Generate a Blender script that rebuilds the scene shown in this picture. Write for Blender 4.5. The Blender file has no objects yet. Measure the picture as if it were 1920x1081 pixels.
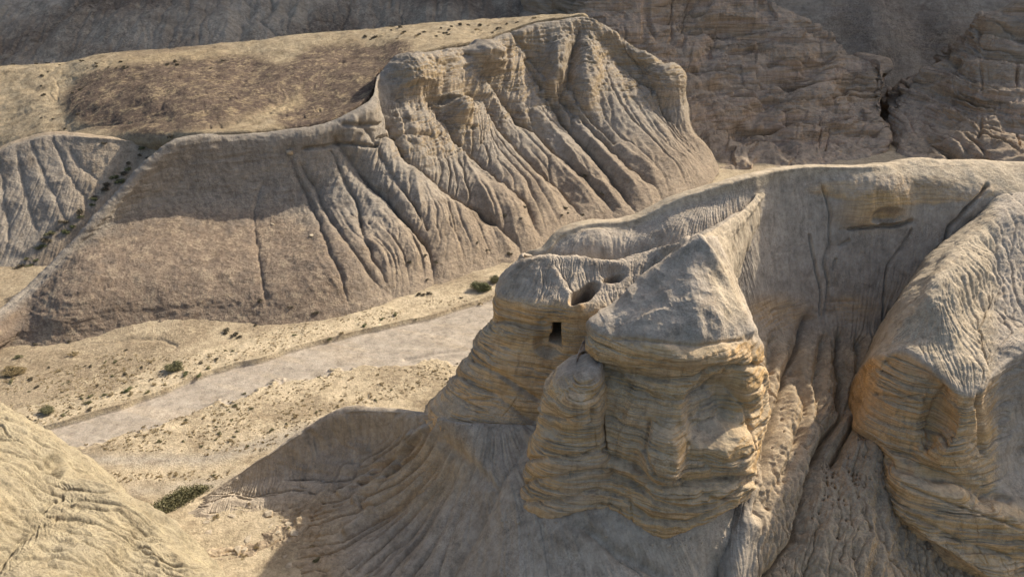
import bpy, math, random
import numpy as np
from mathutils import Vector

C = bpy.context.scene.collection
rng = np.random.default_rng(7)
random.seed(7)

# ------------------------------------------------------------------ camera, world, sun, exposure
TH = math.radians(27.0)            # camera pitch below the horizon
F = 1297.0                         # focal length in photo pixels (photo is 1920 wide)
cam = bpy.data.cameras.new('camera')
cam.sensor_width = 36.0
cam.lens = 36.0 * F / 1920.0
cam.clip_end = 5000
cam_o = bpy.data.objects.new('camera', cam)
cam_o.rotation_euler = (math.radians(90) - TH, 0, 0)
C.objects.link(cam_o)
bpy.context.scene.camera = cam_o

SUN_EL, SUN_AZ = math.radians(36), math.radians(51)      # azimuth clockwise from +Y (view direction)
world = bpy.data.worlds.new("World")
bpy.context.scene.world = world
world.use_nodes = True
wn = world.node_tree
sky = wn.nodes.new('ShaderNodeTexSky')
sky.sky_type = 'NISHITA'
sky.sun_disc = False
sky.sun_elevation = SUN_EL
sky.sun_rotation = SUN_AZ
sky.air_density = 1.0
sky.dust_density = 4.0
sky.ozone_density = 0.4
bg = wn.nodes['Background']
wn.links.new(sky.outputs[0], bg.inputs[0])
bg.inputs[1].default_value = 0.15
sl = bpy.data.lights.new('sun', 'SUN')
sl.energy = 4.9
sl.angle = math.radians(0.6)
sl.color = (1.0, 0.90, 0.74)
so = bpy.data.objects.new('sun', sl)
sd = Vector((math.sin(SUN_AZ) * math.cos(SUN_EL), math.cos(SUN_AZ) * math.cos(SUN_EL), math.sin(SUN_EL)))
so.rotation_euler = sd.to_track_quat('Z', 'Y').to_euler()
so.location = (60, 60, 120)
C.objects.link(so)
vs = bpy.context.scene.view_settings
vs.view_transform = 'Standard'
vs.look = 'None'
vs.exposure = 0.52
vs.gamma = 1.0

# ------------------------------------------------------------------ maths
ct, st = math.cos(TH), math.sin(TH)

def at(px, py, q):
    """point seen at photo pixel (px,py); q > 0: world Y distance, q < 0: world height Z"""
    u, v = (px - 960.0) / F, (540.0 - py) / F
    d = np.array([u, ct + v * st, -st + v * ct])
    t = q / d[1] if q > 0 else q / d[2]
    return d * t

def proj(P):
    f = P[..., 1] * ct - P[..., 2] * st
    r = P[..., 1] * st + P[..., 2] * ct
    f = np.where(f < 1, 1, f)
    return 960 + F * P[..., 0] / f, 540 - F * r / f

L3 = rng.random((64, 64, 64)).astype(np.float32)

def vn(x, y, z):
    xi, yi, zi = np.floor(x), np.floor(y), np.floor(z)
    fx, fy, fz = x - xi, y - yi, z - zi
    fx = fx * fx * (3 - 2 * fx); fy = fy * fy * (3 - 2 * fy); fz = fz * fz * (3 - 2 * fz)
    x0 = xi.astype(np.int64) & 63; y0 = yi.astype(np.int64) & 63; z0 = zi.astype(np.int64) & 63
    x1 = (x0 + 1) & 63; y1 = (y0 + 1) & 63; z1 = (z0 + 1) & 63
    a = L3[x0, y0, z0] * (1 - fx) + L3[x1, y0, z0] * fx
    b = L3[x0, y1, z0] * (1 - fx) + L3[x1, y1, z0] * fx
    c = L3[x0, y0, z1] * (1 - fx) + L3[x1, y0, z1] * fx
    d = L3[x0, y1, z1] * (1 - fx) + L3[x1, y1, z1] * fx
    return ((a * (1 - fy) + b * fy) * (1 - fz) + (c * (1 - fy) + d * fy) * fz) * 2 - 1

def fbm(P, s, o=4, g=0.5, seed=0.0, st_=(1, 1, 1)):
    r = 0; a = 1.0; n = 0
    for k in range(o):
        r = r + a * vn(P[..., 0] * st_[0] / s + seed + 17.3 * k, P[..., 1] * st_[1] / s + 3.1 * k + seed * .7, P[..., 2] * st_[2] / s + 7.7 * k)
        n += a; a *= g; s *= 0.5
    return r / n

def ridged(P, s, o=3, g=0.5, seed=0.0, st_=(1, 1, 1)):
    r = 0; a = 1.0; n = 0
    for k in range(o):
        r = r + a * (1 - 2 * np.abs(vn(P[..., 0] * st_[0] / s + seed + 11.3 * k, P[..., 1] * st_[1] / s + 5.1 * k, P[..., 2] * st_[2] / s + 9.7 * k)))
        n += a; a *= g; s *= 0.5
    return r / n

def sm(a, b, x):
    t = np.clip((x - a) / (b - a + 1e-9), 0, 1)
    return t * t * (3 - 2 * t)

def hermite(Ctl, kn, s):
    """Ctl (n,...) at knots kn, evaluated at s"""
    n = len(kn)
    m = np.zeros_like(Ctl)
    sh = (-1,) + (1,) * (Ctl.ndim - 1)
    dk = np.diff(kn).reshape(sh)
    dl = np.diff(Ctl, axis=0) / dk
    m[0] = dl[0]; m[-1] = dl[-1]
    if n > 2:
        m[1:-1] = (dl[:-1] * dk[1:] + dl[1:] * dk[:-1]) / (dk[1:] + dk[:-1])
    i = np.clip(np.searchsorted(kn, s, side='right') - 1, 0, n - 2)
    h = (kn[i + 1] - kn[i]).reshape(sh)
    t = ((s - kn[i])).reshape(sh) / h
    a, b = Ctl[i], Ctl[i + 1]
    ma, mb = m[i] * h, m[i + 1] * h
    t2, t3 = t * t, t * t * t
    return (2 * t3 - 3 * t2 + 1) * a + (t3 - 2 * t2 + t) * ma + (-2 * t3 + 3 * t2) * b + (t3 - t2) * mb

def normals(P):
    du = np.gradient(P, axis=1); dv = np.gradient(P, axis=0)
    n = np.cross(dv, du)
    l = np.linalg.norm(n, axis=-1, keepdims=True)
    n = n / np.where(l < 1e-9, 1, l)
    return n

class Patch:
    """smooth surface through a grid of control points (rows top to bottom, columns left to right)"""
    def __init__(s, rows, back=(), front=(), left=(), right=(), step=0.9, hid=3.0):
        G = np.array([[at(*p) for p in r] for r in rows])
        nb, nf, nl, nr = len(back), len(front), len(left), len(right)
        G = np.concatenate([np.array([G[0] + np.array(o) for o in reversed(back)]).reshape(nb, G.shape[1], 3), G,
                            np.array([G[-1] + np.array(o) for o in front]).reshape(nf, G.shape[1], 3)])
        G = np.concatenate([np.array([G[:, 0] + np.array(o) for o in reversed(left)]).reshape(nl, G.shape[0], 3).transpose(1, 0, 2), G,
                            np.array([G[:, -1] + np.array(o) for o in right]).reshape(nr, G.shape[0], 3).transpose(1, 0, 2)], axis=1)
        R, K = G.shape[:2]
        kv = np.concatenate([[0], np.cumsum(np.linalg.norm(np.diff(G, axis=0), axis=-1).mean(1) + .05)])
        ku = np.concatenate([[0], np.cumsum(np.linalg.norm(np.diff(G, axis=1), axis=-1).mean(0) + .05)])
        x, y = proj(G)
        pv = np.hypot(np.diff(x, axis=0), np.diff(y, axis=0)).max(1) * 1024 / 1920 / step
        pu = np.hypot(np.diff(x, axis=1), np.diff(y, axis=1)).max(0) * 1024 / 1920 / step
        sv = s.samples(kv, pv, nb, R - 1 - nf, hid); su = s.samples(ku, pu, nl, K - 1 - nr, hid)
        A = hermite(G, kv, sv)
        P = hermite(A.transpose(1, 0, 2), ku, su).transpose(1, 0, 2)
        s.P = P
        s.kv, s.ku, s.sv, s.su = kv, ku, sv, su
        # r: control row coordinate (0 at first given row), c: control column coordinate
        s.r = (np.interp(sv, kv, np.arange(R)) - nb)[:, None] + np.zeros(len(su))[None]
        s.c = (np.interp(su, ku, np.arange(K)) - nl)[None] + np.zeros(len(sv))[:, None]
        s.u = su[None] + 0 * s.r; s.v = sv[:, None] + 0 * s.r
        s.N = normals(P)
        s.px, s.py = proj(P)
        s.mask = np.zeros(P.shape[:2] + (3,))
    def samples(s, k, p, lo, hi, hid):
        o = []
        for i in range(len(k) - 1):
            n = p[i] if lo <= i < hi else p[i] / hid
            n = int(max(3, min(n, 260)))
            o.append(np.linspace(k[i], k[i + 1], n, endpoint=False))
        return np.concatenate(o + [[k[-1]]])
    def disp(s, h):
        s.P = s.P + s.N * h[..., None]
    def dist(s, lines, rad=80, jit=4.0):
        """photo-pixel distance of every vertex to the nearest of some polylines"""
        d = np.full(s.px.shape, 1e3)
        JX = s.px + jit * fbm(s.P, 3.0, 3, .6, seed=77); JY = s.py + jit * fbm(s.P, 3.0, 3, .6, seed=99)
        for l in lines:
            for (x0, y0), (x1, y1) in zip(l[:-1], l[1:]):
                m = (s.px > min(x0, x1) - rad) & (s.px < max(x0, x1) + rad) & (s.py > min(y0, y1) - rad) & (s.py < max(y0, y1) + rad)
                if not m.any(): continue
                X, Y = JX[m], JY[m]
                dx, dy = x1 - x0, y1 - y0
                t = np.clip(((X - x0) * dx + (Y - y0) * dy) / (dx * dx + dy * dy), 0, 1)
                q = np.hypot(X - x0 - t * dx, Y - y0 - t * dy)
                d[m] = np.minimum(d[m], q)
        return d
    def blob(s, x, y, rx, ry, ang=0):
        """1 at the centre of an ellipse given in photo pixels, 0 at its rim"""
        a = math.radians(ang)
        jx = 6 * fbm(s.P, 2.5, 3, .6, seed=71) - x + s.px; jy = 6 * fbm(s.P, 2.5, 3, .6, seed=72) - y + s.py
        X = jx * math.cos(a) + jy * math.sin(a); Y = -jx * math.sin(a) + jy * math.cos(a)
        return np.clip(1 - np.hypot(X / rx, Y / ry), 0, 1)
    def erode(s, k, n=30000, steps=260, iters=2, seed=1, mask=1.0, blur=1):
        """let drops of water run down the surface and cut branching rills where they gather"""
        q = np.random.default_rng(seed); R, K = s.P.shape[:2]
        for it in range(iters):
            er = np.gradient(s.P, axis=0); ec = np.gradient(s.P, axis=1)
            gr = -er[..., 2] / ((er ** 2).sum(-1) + 1e-6); gc = -ec[..., 2] / ((ec ** 2).sum(-1) + 1e-6)
            l = np.hypot(gr, gc) + 1e-9; gr = (gr / l).ravel(); gc = (gc / l).ravel()
            r = q.uniform(1, R - 2, n); c = q.uniform(1, K - 2, n); vr = np.zeros(n); vc = np.zeros(n)
            acc = np.zeros(R * K)
            for t in range(steps):
                i = r.astype(int) * K + c.astype(int)
                acc += np.bincount(i, minlength=R * K)
                vr = vr * .45 + gr[i] * .7; vc = vc * .45 + gc[i] * .7
                r = r + vr; c = c + vc
                if t % 20 == 19:
                    m = (r > 1) & (r < R - 2) & (c > 1) & (c < K - 2) & (np.hypot(vr, vc) > .15)
                    r, c, vr, vc = r[m], c[m], vr[m], vc[m]
                r = np.clip(r, 0, R - 1); c = np.clip(c, 0, K - 1)
            A = np.log1p(acc.reshape(R, K) * (60000.0 / n) * (R * K / 4e5) / 1.5)
            for _ in range(blur):
                A = (A + .5 * (np.roll(A, 1, 0) + np.roll(A, -1, 0) + np.roll(A, 1, 1) + np.roll(A, -1, 1))) / 3
            s.P = s.P - s.N * (A * k * mask)[..., None]
    def build(s, name, mat, label, cat, sel=None, flip=False):
        return grid_mesh(name, s.P, s.mask, mat, label, cat, sel, flip)

def grid_mesh(name, P, mask, mat, label, cat, sel=None, flip=False, kind='structure'):
    R, K = P.shape[:2]
    idx = np.arange(R * K).reshape(R, K)
    q = np.stack([idx[:-1, :-1], idx[1:, :-1], idx[1:, 1:], idx[:-1, 1:]], -1).reshape(-1, 4)
    if flip: q = q[:, ::-1]
    if sel is not None: q = q[sel.reshape(-1)]
    V = P.reshape(-1, 3); M = mask.reshape(-1, 3)
    if sel is not None:
        used = np.unique(q); inv = np.zeros(len(V), int); inv[used] = np.arange(len(used))
        V = V[used]; M = M[used]; q = inv[q]
    me = bpy.data.meshes.new(name)
    me.vertices.add(len(V)); me.vertices.foreach_set('co', V.astype(np.float32).ravel())
    me.loops.add(q.size); me.loops.foreach_set('vertex_index', q.astype(np.int32).ravel())
    me.polygons.add(len(q)); me.polygons.foreach_set('loop_start', np.arange(0, q.size, 4, dtype=np.int32))
    me.polygons.foreach_set('use_smooth', np.ones(len(q), bool))
    at_ = me.attributes.new('rock', 'FLOAT_COLOR', 'POINT')
    at_.data.foreach_set('color', np.concatenate([M, np.ones((len(M), 1))], 1).astype(np.float32).ravel())
    me.update(calc_edges=True)
    me.materials.append(mat)
    o = bpy.data.objects.new(name, me)
    C.objects.link(o)
    o['kind'] = kind; o['label'] = label; o['category'] = cat
    return o

# ------------------------------------------------------------------ materials
def rock_mat(name, sand, grey, ochre, pave, sc=1.0, bump=0.5, speck=0.35, contrast=1.0):
    """rock attribute: R = bare layered rock, G = dark stone pavement, B = grey marl crust"""
    m = bpy.data.materials.new(name); m.use_nodes = True
    nt = m.node_tree; N = nt.nodes; L = nt.links
    bs = N['Principled BSDF']; bs.inputs['Roughness'].default_value = 0.95
    bs.inputs['Specular IOR Level'].default_value = 0.15
    geo = N.new('ShaderNodeNewGeometry'); att = N.new('ShaderNodeAttribute'); att.attribute_name = 'rock'
    sep = N.new('ShaderNodeSeparateColor'); L.new(att.outputs['Color'], sep.inputs[0])
    def noise(scale, detail=5, rough=0.6, vec=None, dist=0.0):
        n = N.new('ShaderNodeTexNoise'); n.inputs['Scale'].default_value = scale
        n.inputs['Detail'].default_value = detail; n.inputs['Roughness'].default_value = rough
        n.inputs['Distortion'].default_value = dist
        L.new(vec or geo.outputs['Position'], n.inputs['Vector']); return n.outputs['Fac']
    def ramp(f, pts):
        r = N.new('ShaderNodeValToRGB'); e = r.color_ramp.elements
        while len(e) < len(pts): e.new(0.5)
        for k, (p, c) in enumerate(pts):
            e[k].position = p; e[k].color = (*c, 1) if len(c) == 3 else c
        L.new(f, r.inputs[0]); return r.outputs[0]
    def mix(f, a, b, bt='MIX'):
        x = N.new('ShaderNodeMix'); x.data_type = 'RGBA'; x.blend_type = bt
        if isinstance(f, float): x.inputs[0].default_value = f
        else: L.new(f, x.inputs[0])
        for i, c in ((6, a), (7, b)):
            if isinstance(c, tuple): x.inputs[i].default_value = (*c, 1)
            else: L.new(c, x.inputs[i])
        return x.outputs[2]
    def mth(op, a, b=0.0, cl=False):
        x = N.new('ShaderNodeMath'); x.operation = op; x.use_clamp = cl
        for i, c in ((0, a), (1, b)):
            if isinstance(c, (int, float)): x.inputs[i].default_value = c
            else: L.new(c, x.inputs[i])
        return x.outputs[0]
    # stretched coordinates for the beds (thin in z)
    mp = N.new('ShaderNodeMapping'); L.new(geo.outputs['Position'], mp.inputs[0])
    mp.inputs['Scale'].default_value = (0.05, 0.05, 1.0)
    beds = noise(1.1 * sc, 6, 0.72, mp.outputs[0], 0.15)
    beds2 = noise(4.5 * sc, 3, 0.6, mp.outputs[0], 0.1)
    big = noise(0.11 * sc, 4, 0.6); mid = noise(0.6 * sc, 5, 0.65); fine = noise(2.3 * sc, 6, 0.75); grain = noise(6.5 * sc, 4, 0.75)
    v = lambda c, k: tuple(min(1, x * k) for x in c)
    csand = ramp(mth('ADD', mth('MULTIPLY', mid, 0.6), mth('MULTIPLY', fine, 0.4)), [(0.38, v(sand, 0.68)), (0.5, sand), (0.62, v(sand, 1.2))])
    cgrey = ramp(mth('ADD', mth('MULTIPLY', mid, 0.6), mth('MULTIPLY', fine, 0.4)), [(0.38, v(grey, 0.74)), (0.5, grey), (0.62, v(grey, 1.18))])
    och = ramp(beds, [(0.30, v(ochre, 0.62)), (0.40, v(ochre, 0.98)), (0.46, (ochre[0] * 1.08, ochre[1] * 1.16, ochre[2] * 1.45)), (0.53, ochre), (0.60, v(ochre, 0.84)), (0.72, (ochre[0] * 1.0, ochre[1] * 1.15, ochre[2] * 1.6))])
    och = mix(mth('MULTIPLY', ramp(beds2, [(0.40, (1, 1, 1)), (0.46, (0, 0, 0))]), 0.5), och, v(ochre, 0.42))
    och = mix(ramp(big, [(0.48, (0, 0, 0)), (0.70, (0.42, 0.42, 0.42))]), och, v(grey, 1.0))
    cpave = ramp(mth('ADD', mth('MULTIPLY', mid, 0.45), mth('MULTIPLY', fine, 0.55)), [(0.38, v(pave, 0.7)), (0.50, pave), (0.60, v(sand, 0.85))])
    col = mix(mth('MULTIPLY', mth('ADD', sep.outputs[2], mth('SUBTRACT', mth('MULTIPLY', mid, 0.7), 0.35)), 1.0, True), csand, cgrey)
    col = mix(mth('MULTIPLY', mth('ADD', sep.outputs[1], mth('MULTIPLY', mth('SUBTRACT', mid, 0.5), mth('MULTIPLY', sep.outputs[1], 2.0))), 1.25, True), col, cpave)
    # bare rock shows where it is too steep for dust to lie
    sn = N.new('ShaderNodeSeparateXYZ'); L.new(geo.outputs['True Normal'], sn.inputs[0])
    steep = ramp(mth('ABSOLUTE', sn.outputs[2]), [(0.30, (1, 1, 1)), (0.74, (0.12, 0.12, 0.12))])
    rf = mth('MULTIPLY', sep.outputs[0], mth('ADD', steep, mth('SUBTRACT', mid, 0.42)), True)
    rf = mth('MULTIPLY', rf, 1.35, True)
    col = mix(rf, col, och)
    g = ramp(grain, [(0.34, (1 - speck,) * 3), (0.5, (1, 1, 1)), (0.7, (1.0 + speck * .5,) * 3)])
    col = mix(ramp(noise(0.23 * sc, 4, 0.6), [(0.40, (0.15,) * 3), (0.62, (1, 1, 1))]), col, mix(1.0, col, g, 'MULTIPLY'))
    crust = noise(0.35 * sc, 7, 0.7, None, 0.6)
    col = mix(1.0, col, ramp(crust, [(0.36, (0.84, 0.82, 0.80)), (0.46, (1, 1, 1)), (0.56, (1, 1, 1)), (0.68, (1.12, 1.11, 1.09))]), 'MULTIPLY')
    mv = N.new('ShaderNodeMapping'); L.new(geo.outputs['Position'], mv.inputs[0])
    mv.inputs['Scale'].default_value = (1.6, 1.6, 0.16)
    wash = noise(1.0 * sc, 5, 0.7, mv.outputs[0], 0.3)
    col = mix(1.0, col, ramp(wash, [(0.34, (0.80, 0.79, 0.78)), (0.5, (1, 1, 1)), (0.68, (1.1, 1.09, 1.06))]), 'MULTIPLY')
    L.new(col, bs.inputs['Base Color'])
    b1 = N.new('ShaderNodeBump'); b1.inputs['Strength'].default_value = bump; b1.inputs['Distance'].default_value = 0.45 / sc
    L.new(mth('ADD', fine, mth('MULTIPLY', beds2, mth('MULTIPLY', rf, 0.5))), b1.inputs['Height'])
    b2 = N.new('ShaderNodeBump'); b2.inputs['Strength'].default_value = bump * .8; b2.inputs['Distance'].default_value = 0.16 / sc
    L.new(grain, b2.inputs['Height']); L.new(b1.outputs[0], b2.inputs['Normal'])
    L.new(b2.outputs[0], bs.inputs['Normal'])
    return m

M_spur = rock_mat('marl_rock', (0.44, 0.36, 0.25), (0.38, 0.325, 0.26), (0.575, 0.375, 0.175), (0.24, 0.19, 0.14))
M_hill = rock_mat('hill_rock', (0.40, 0.322, 0.232), (0.315, 0.283, 0.24), (0.40, 0.30, 0.18), (0.215, 0.165, 0.125), sc=0.6, bump=0.8, speck=0.4)
M_far = rock_mat('limestone', (0.39, 0.305, 0.215), (0.37, 0.32, 0.255), (0.43, 0.30, 0.185), (0.24, 0.19, 0.145), sc=0.35, bump=0.7)
M_mount = rock_mat('mountain_scree', (0.52, 0.43, 0.32), (0.48, 0.415, 0.33), (0.36, 0.26, 0.17), (0.26, 0.205, 0.155), sc=0.22, bump=1.0, speck=0.5)
M_ground = rock_mat('wadi_gravel', (0.55, 0.45, 0.305), (0.40, 0.35, 0.28), (0.46, 0.31, 0.14), (0.31, 0.245, 0.165), sc=0.9, bump=0.9, speck=0.4)
M_bed = rock_mat('riverbed_silt', (0.40, 0.338, 0.262), (0.325, 0.282, 0.23), (0.46, 0.31, 0.14), (0.33, 0.27, 0.19), sc=0.8, bump=0.35, speck=0.2)
M_fore = rock_mat('foreground_marl', (0.44, 0.37, 0.245), (0.34, 0.30, 0.22), (0.46, 0.34, 0.17), (0.30, 0.25, 0.17), sc=1.5, bump=0.9, speck=0.4)

def crack(p, lines, w, depth, m=1.0):
    d = p.dist(lines, 60)
    return -depth * np.exp(-(d / w) ** 2) * m

def strata(p, amp, seed=0, warp=0.8, sc=1.0):
    """beds that stand proud or are worn back, as a function of height"""
    PP = p.P / sc
    z = PP[..., 2] + warp * fbm(PP, 16, 2, seed=seed)
    Q = np.stack([PP[..., 0] * .04, PP[..., 1] * .04, z], -1)
    a = fbm(Q, 2.8, 2, seed=seed + 3) * .32
    b = vn(Q[..., 0] * 3, Q[..., 1] * 3, z / 0.9 + seed); b = np.tanh(b * 9) * .15
    # thin partings between beds, broken along their length
    br = sm(-.25, .35, fbm(PP * np.array([1, 1, 3.]), 4, 2, seed=seed + 8))
    c = -np.exp(-(vn(Q[..., 0] * 5, Q[..., 1] * 5, z / .55 + seed) / .11) ** 2) * .62 * br
    d_ = -np.exp(-(vn(Q[..., 0] * 8, Q[..., 1] * 8, z / .26 + seed) / .15) ** 2) * .34 * br
    e_ = .34 * fbm(PP * np.array([1, 1, 1.8]), 1.6, 4, .65, seed=seed + 13)
    # ledges: each bed overhangs the one below it; blocks break away along vertical joints
    zz = z / 1.25 + .8 * vn(Q[..., 0] * 2, Q[..., 1] * 2, z / 2.1 + seed + 30)
    saw = zz - np.floor(zz)
    led = (saw ** 1.5 - .4) * .5 * sm(-.3, .4, fbm(PP * np.array([1, 1, .5]), 6, 2, seed=seed + 18))
    al = p.u / sc * .75 + .8 * vn(PP[..., 0] / 2.5, PP[..., 1] / 2.5, PP[..., 2] / 2.5 + seed)
    zb = z / .8 + .5 * vn(Q[..., 0] * 4, Q[..., 1] * 4, z / 1.3 + seed + 50)
    kb = np.floor(zb); j = np.floor(al + 7.3 * np.sin(kb * 12.9898 + 4.1)); hsh = np.sin(j * 78.233 + kb * 37.719 + seed) * 43758.5453
    hsh = hsh - np.floor(hsh)
    blk = (hsh - .5) * .40 * sm(-.1, .3, fbm(PP, 5, 2, seed=seed + 40))
    # vertical joints
    jn = -.35 * np.exp(-(vn(p.u / sc / 1.7, z * .12, 0 * z + seed) / .035) ** 2) * sm(.0, .4, fbm(PP, 3.5, 2, seed=seed + 60))
    return amp * sc * (a + b + c + d_ + e_ + led + blk + jn)

# ------------------------------------------------------------------ wadi floor
def ground():
    s = 0.0
    Y = np.concatenate([np.linspace(30, 50, 60, endpoint=False), 50 * (150 / 50) ** np.linspace(0, 1, 900, endpoint=False), 150 * (900 / 150) ** np.linspace(0, 1, 60)])
    A = np.concatenate([np.linspace(-3, -0.95, 40, endpoint=False), np.linspace(-0.95, 0.3, 900, endpoint=False), np.linspace(0.3, 3, 40)])
    Yg, Ag = np.meshgrid(Y, A, indexing='ij')
    Yg = Yg[::-1]; Ag = Ag[::-1]
    X = Ag * Yg
    P = np.stack([X, Yg, np.full_like(X, -60.0)], -1)
    p = Patch.__new__(Patch)
    p.P = P; p.px, p.py = proj(P)
    N_edge = [(-200, 872), (60, 806), (110, 792), (200, 765), (280, 742), (350, 712), (400, 693), (470, 678), (530, 660), (620, 633), (700, 614), (780, 596), (840, 580), (900, 562), (1000, 530)]
    S_edge = [(-200, 905), (60, 850), (120, 838), (200, 812), (300, 785), (400, 752), (450, 735), (520, 712), (620, 693), (720, 682), (800, 674), (880, 672), (960, 660), (1000, 650)]
    nx = np.interp(p.px, [a for a, b in N_edge], [b for a, b in N_edge]) + 2.0 * vn(p.px / 45, 0 * p.px, 0 * p.px)
    sx = np.interp(p.px, [a for a, b in S_edge], [b for a, b in S_edge]) + 8 * vn(P[..., 0] / 4, P[..., 1] / 4, 0 * p.px + 4) + 6 * vn(P[..., 0] / 1.3, P[..., 1] / 1.3, 0 * p.px + 4) + 3 * vn(P[..., 0] / .5, P[..., 1] / .5, 0 * p.px + 4)
    bed = sm(0, 3, p.py - nx) * (1 - sm(-3, 9, p.py - sx))
    h = 0.5 * fbm(P, 22, 3) + 0.14 * fbm(P, 3.0, 3, seed=5) * (1 - .8 * bed) + .05 * fbm(P, .8, 2, seed=9) * (1 - .8 * bed)
    bank = np.exp(-np.clip(nx - p.py, 0, 100) / 60) * (p.py < nx)
    h = h + 0.25 * bank * (1 - bed) - 0.6 * bed
    # scrubby bar inside the channel and the small second bank
    h = h - 0.25 * np.exp(-(p.dist([[(760, 668), (820, 655), (905, 642)], [(225, 640), (300, 636), (330, 650)], [(640, 768), (690, 742)]], 40) / 3) ** 2)
    h = h + 0.9 * sm(55, 48, P[..., 1])
    # knolls to the north-west and a rise under the spur
    h = h + 1.2 * sm(96, 108, P[..., 1]) * sm(-40, -60, P[..., 0])
    P[..., 2] += h
    p.P = P
    p.px, p.py = proj(P)
    mk = np.zeros(P.shape[:2] + (3,))
    mk[..., 1] = np.clip(sm(0.0, 0.5, fbm(P, 6, 5, .65, seed=21) + .15) * .7 + .35 * (p.py < nx - 45) + 0.25 * (p.px < 250) * (p.py < nx), 0, 1) * (1 - bed)
    mk[..., 1] *= 1 - .9 * np.exp(-((p.py - nx + 18) / 14) ** 2)
    track = np.exp(-(p.dist([[(60, 860), (250, 860), (380, 862), (520, 825), (600, 795)]], 80) / 14) ** 2)
    track2 = np.exp(-(p.dist([[(250, 920), (420, 905), (560, 860)]], 80) / 16) ** 2)
    mk[..., 2] = np.clip(.1 + .9 * bed + .8 * track + .6 * track2, 0, 1)
    mk[..., 1] *= 1 - np.clip(track + track2, 0, 1)
    Qb = P * np.array([.22, 1.1, 1]) + np.array([0, .35, 0]) * P[..., :1]
    mk[..., 2] = np.clip(mk[..., 2] - bed * sm(.05, .4, fbm(Qb, 3, 4, .6, seed=55)) * .8, 0, 1); mk[..., 1] += bed * .3 * sm(.1, .5, fbm(Qb, 2, 4, .6, seed=58))
    bq = (bed[:-1, :-1] > .5) & (P[:-1, :-1, 1] < 150)
    grid_mesh('ground', P, mk, M_ground, 'pale sandy floor of the dry valley dotted with scrub on both sides of the grey riverbed', 'ground', ~bq, flip=True)
    grid_mesh('riverbed', P, mk, M_bed, 'smooth grey dry riverbed curving along the valley floor under a low dark bank', 'riverbed', bq, flip=True)
    return p
G = ground()

# ------------------------------------------------------------------ gullied hill across the wadi
tops = [(-80, 645, 93), (60, 542, 109), (200, 390, 123), (330, 262, 133), (430, 252, 138), (540, 243, 143), (620, 228, 147), (690, 190, 153), (715, 135, 168), (800, 100, 178), (880, 85, 188), (950, 62, 200), (1005, 45, 207), (1055, 38, 211), (1100, 33, 214), (1150, 66, 214), (1205, 108, 211)]
mids = [(-80, 645), (55, 570), (170, 460), (290, 400), (420, 400), (520, 400), (590, 395), (670, 370), (760, 300), (830, 290), (885, 270), (950, 230), (1030, 220), (1100, 205), (1160, 190), (1222, 190), (1262, 180)]
mid2 = [(-80, 665), (40, 615), (140, 560), (265, 530), (400, 520), (525, 520), (625, 490), (715, 470), (800, 430), (880, 400), (945, 370), (1030, 335), (1110, 325), (1180, 310), (1240, 290), (1270, 270), (1290, 250)]
feet = [(-80, 690, -60.5), (20, 655, -60.5), (120, 652, -60.5), (250, 630, -60.5), (400, 618, -60.5), (540, 608, -60.3), (665, 578, -60.2), (735, 553, -60), (815, 530, -60), (920, 497, -60), (990, 475, -59.5), (1100, 420, -59), (1180, 408, -58.5), (1240, 393, -58), (1295, 360, -57.5), (1325, 330, -57), (1338, 312, -58.5)]
fy = [at(*q)[1] for q in feet]
rows = [tops,
        [(m[0] * .35 + t[0] * .65, m[1] * .35 + t[1] * .65, t[2] * w + f * (1 - w)) for m, t, f, w in zip(mids, tops, fy, [.9, .92, .95, .957, .957, .955, .94, .92] + [.9] * 9)],
        [(m[0], m[1], t[2] * w + f * (1 - w)) for m, t, f, w in zip(mids, tops, fy, [.62, .70, .81, .84, .84, .82, .76, .68] + [.62] * 9)],
        [(m[0], m[1], t[2] * .28 + f * .72) for m, t, f in zip(mid2, tops, fy)],
        feet]
H = Patch(rows, back=[(-.1, .8, -.3), (-.3, 4, -1.0), (-1, 10, -9)], front=[(0, -3, -1.5)], left=[(-6, 8, -3)], right=[(2.5, 5, -2), (6, 14, -10)], step=0.95)
gul = [
 [(490, 345), (476, 400), (479, 445), (488, 510), (500, 565)],
 [(545, 300), (577, 372), (600, 430), (617, 480), (640, 530), (655, 580)],
 [(565, 310), (600, 370), (625, 430), (650, 470), (680, 510), (700, 535), (735, 555)],
 [(618, 285), (650, 350), (672, 390), (677, 420), (685, 470), (700, 500), (735, 550)],
 [(628, 262), (680, 335), (730, 385), (775, 440), (805, 475), (813, 530)],
 [(668, 225), (700, 280), (740, 345), (775, 390), (800, 440)],
 [(712, 140), (709, 180), (722, 240), (760, 300), (800, 332), (850, 372), (905, 408), (965, 450), (990, 485)],
 [(800, 190), (835, 240), (850, 265), (885, 300), (915, 325), (945, 350), (985, 385), (1010, 440)],
 [(870, 180), (905, 190), (930, 245), (980, 297), (1015, 330), (1050, 360), (1085, 400)],
 [(860, 90), (895, 130), (925, 172), (970, 235), (1005, 255), (1035, 285), (1075, 317), (1110, 350), (1150, 395)],
 [(985, 120), (1015, 170), (1050, 225), (1110, 292), (1147, 337), (1190, 395)],
 [(952, 55), (1012, 140), (1050, 190), (1105, 245), (1185, 322), (1230, 352), (1250, 385)],
 [(1082, 60), (1066, 120), (1064, 165), (1090, 215), (1150, 270)],
 [(1150, 110), (1205, 165), (1250, 222), (1290, 265), (1320, 310)],
]
d = H.dist(gul, 90)
env = sm(-.15, .5, H.r) * (1 - sm(3.3, 4.0, H.r) * .8) * (.45 + .55 * sm(430, 640, H.px))
wob = 1 + .25 * fbm(H.P, 12, 2)
band_ = sm(690, 760, H.px) * sm(0, .15, H.r) * (1 - sm(1.5, 2.3, H.r))
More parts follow.
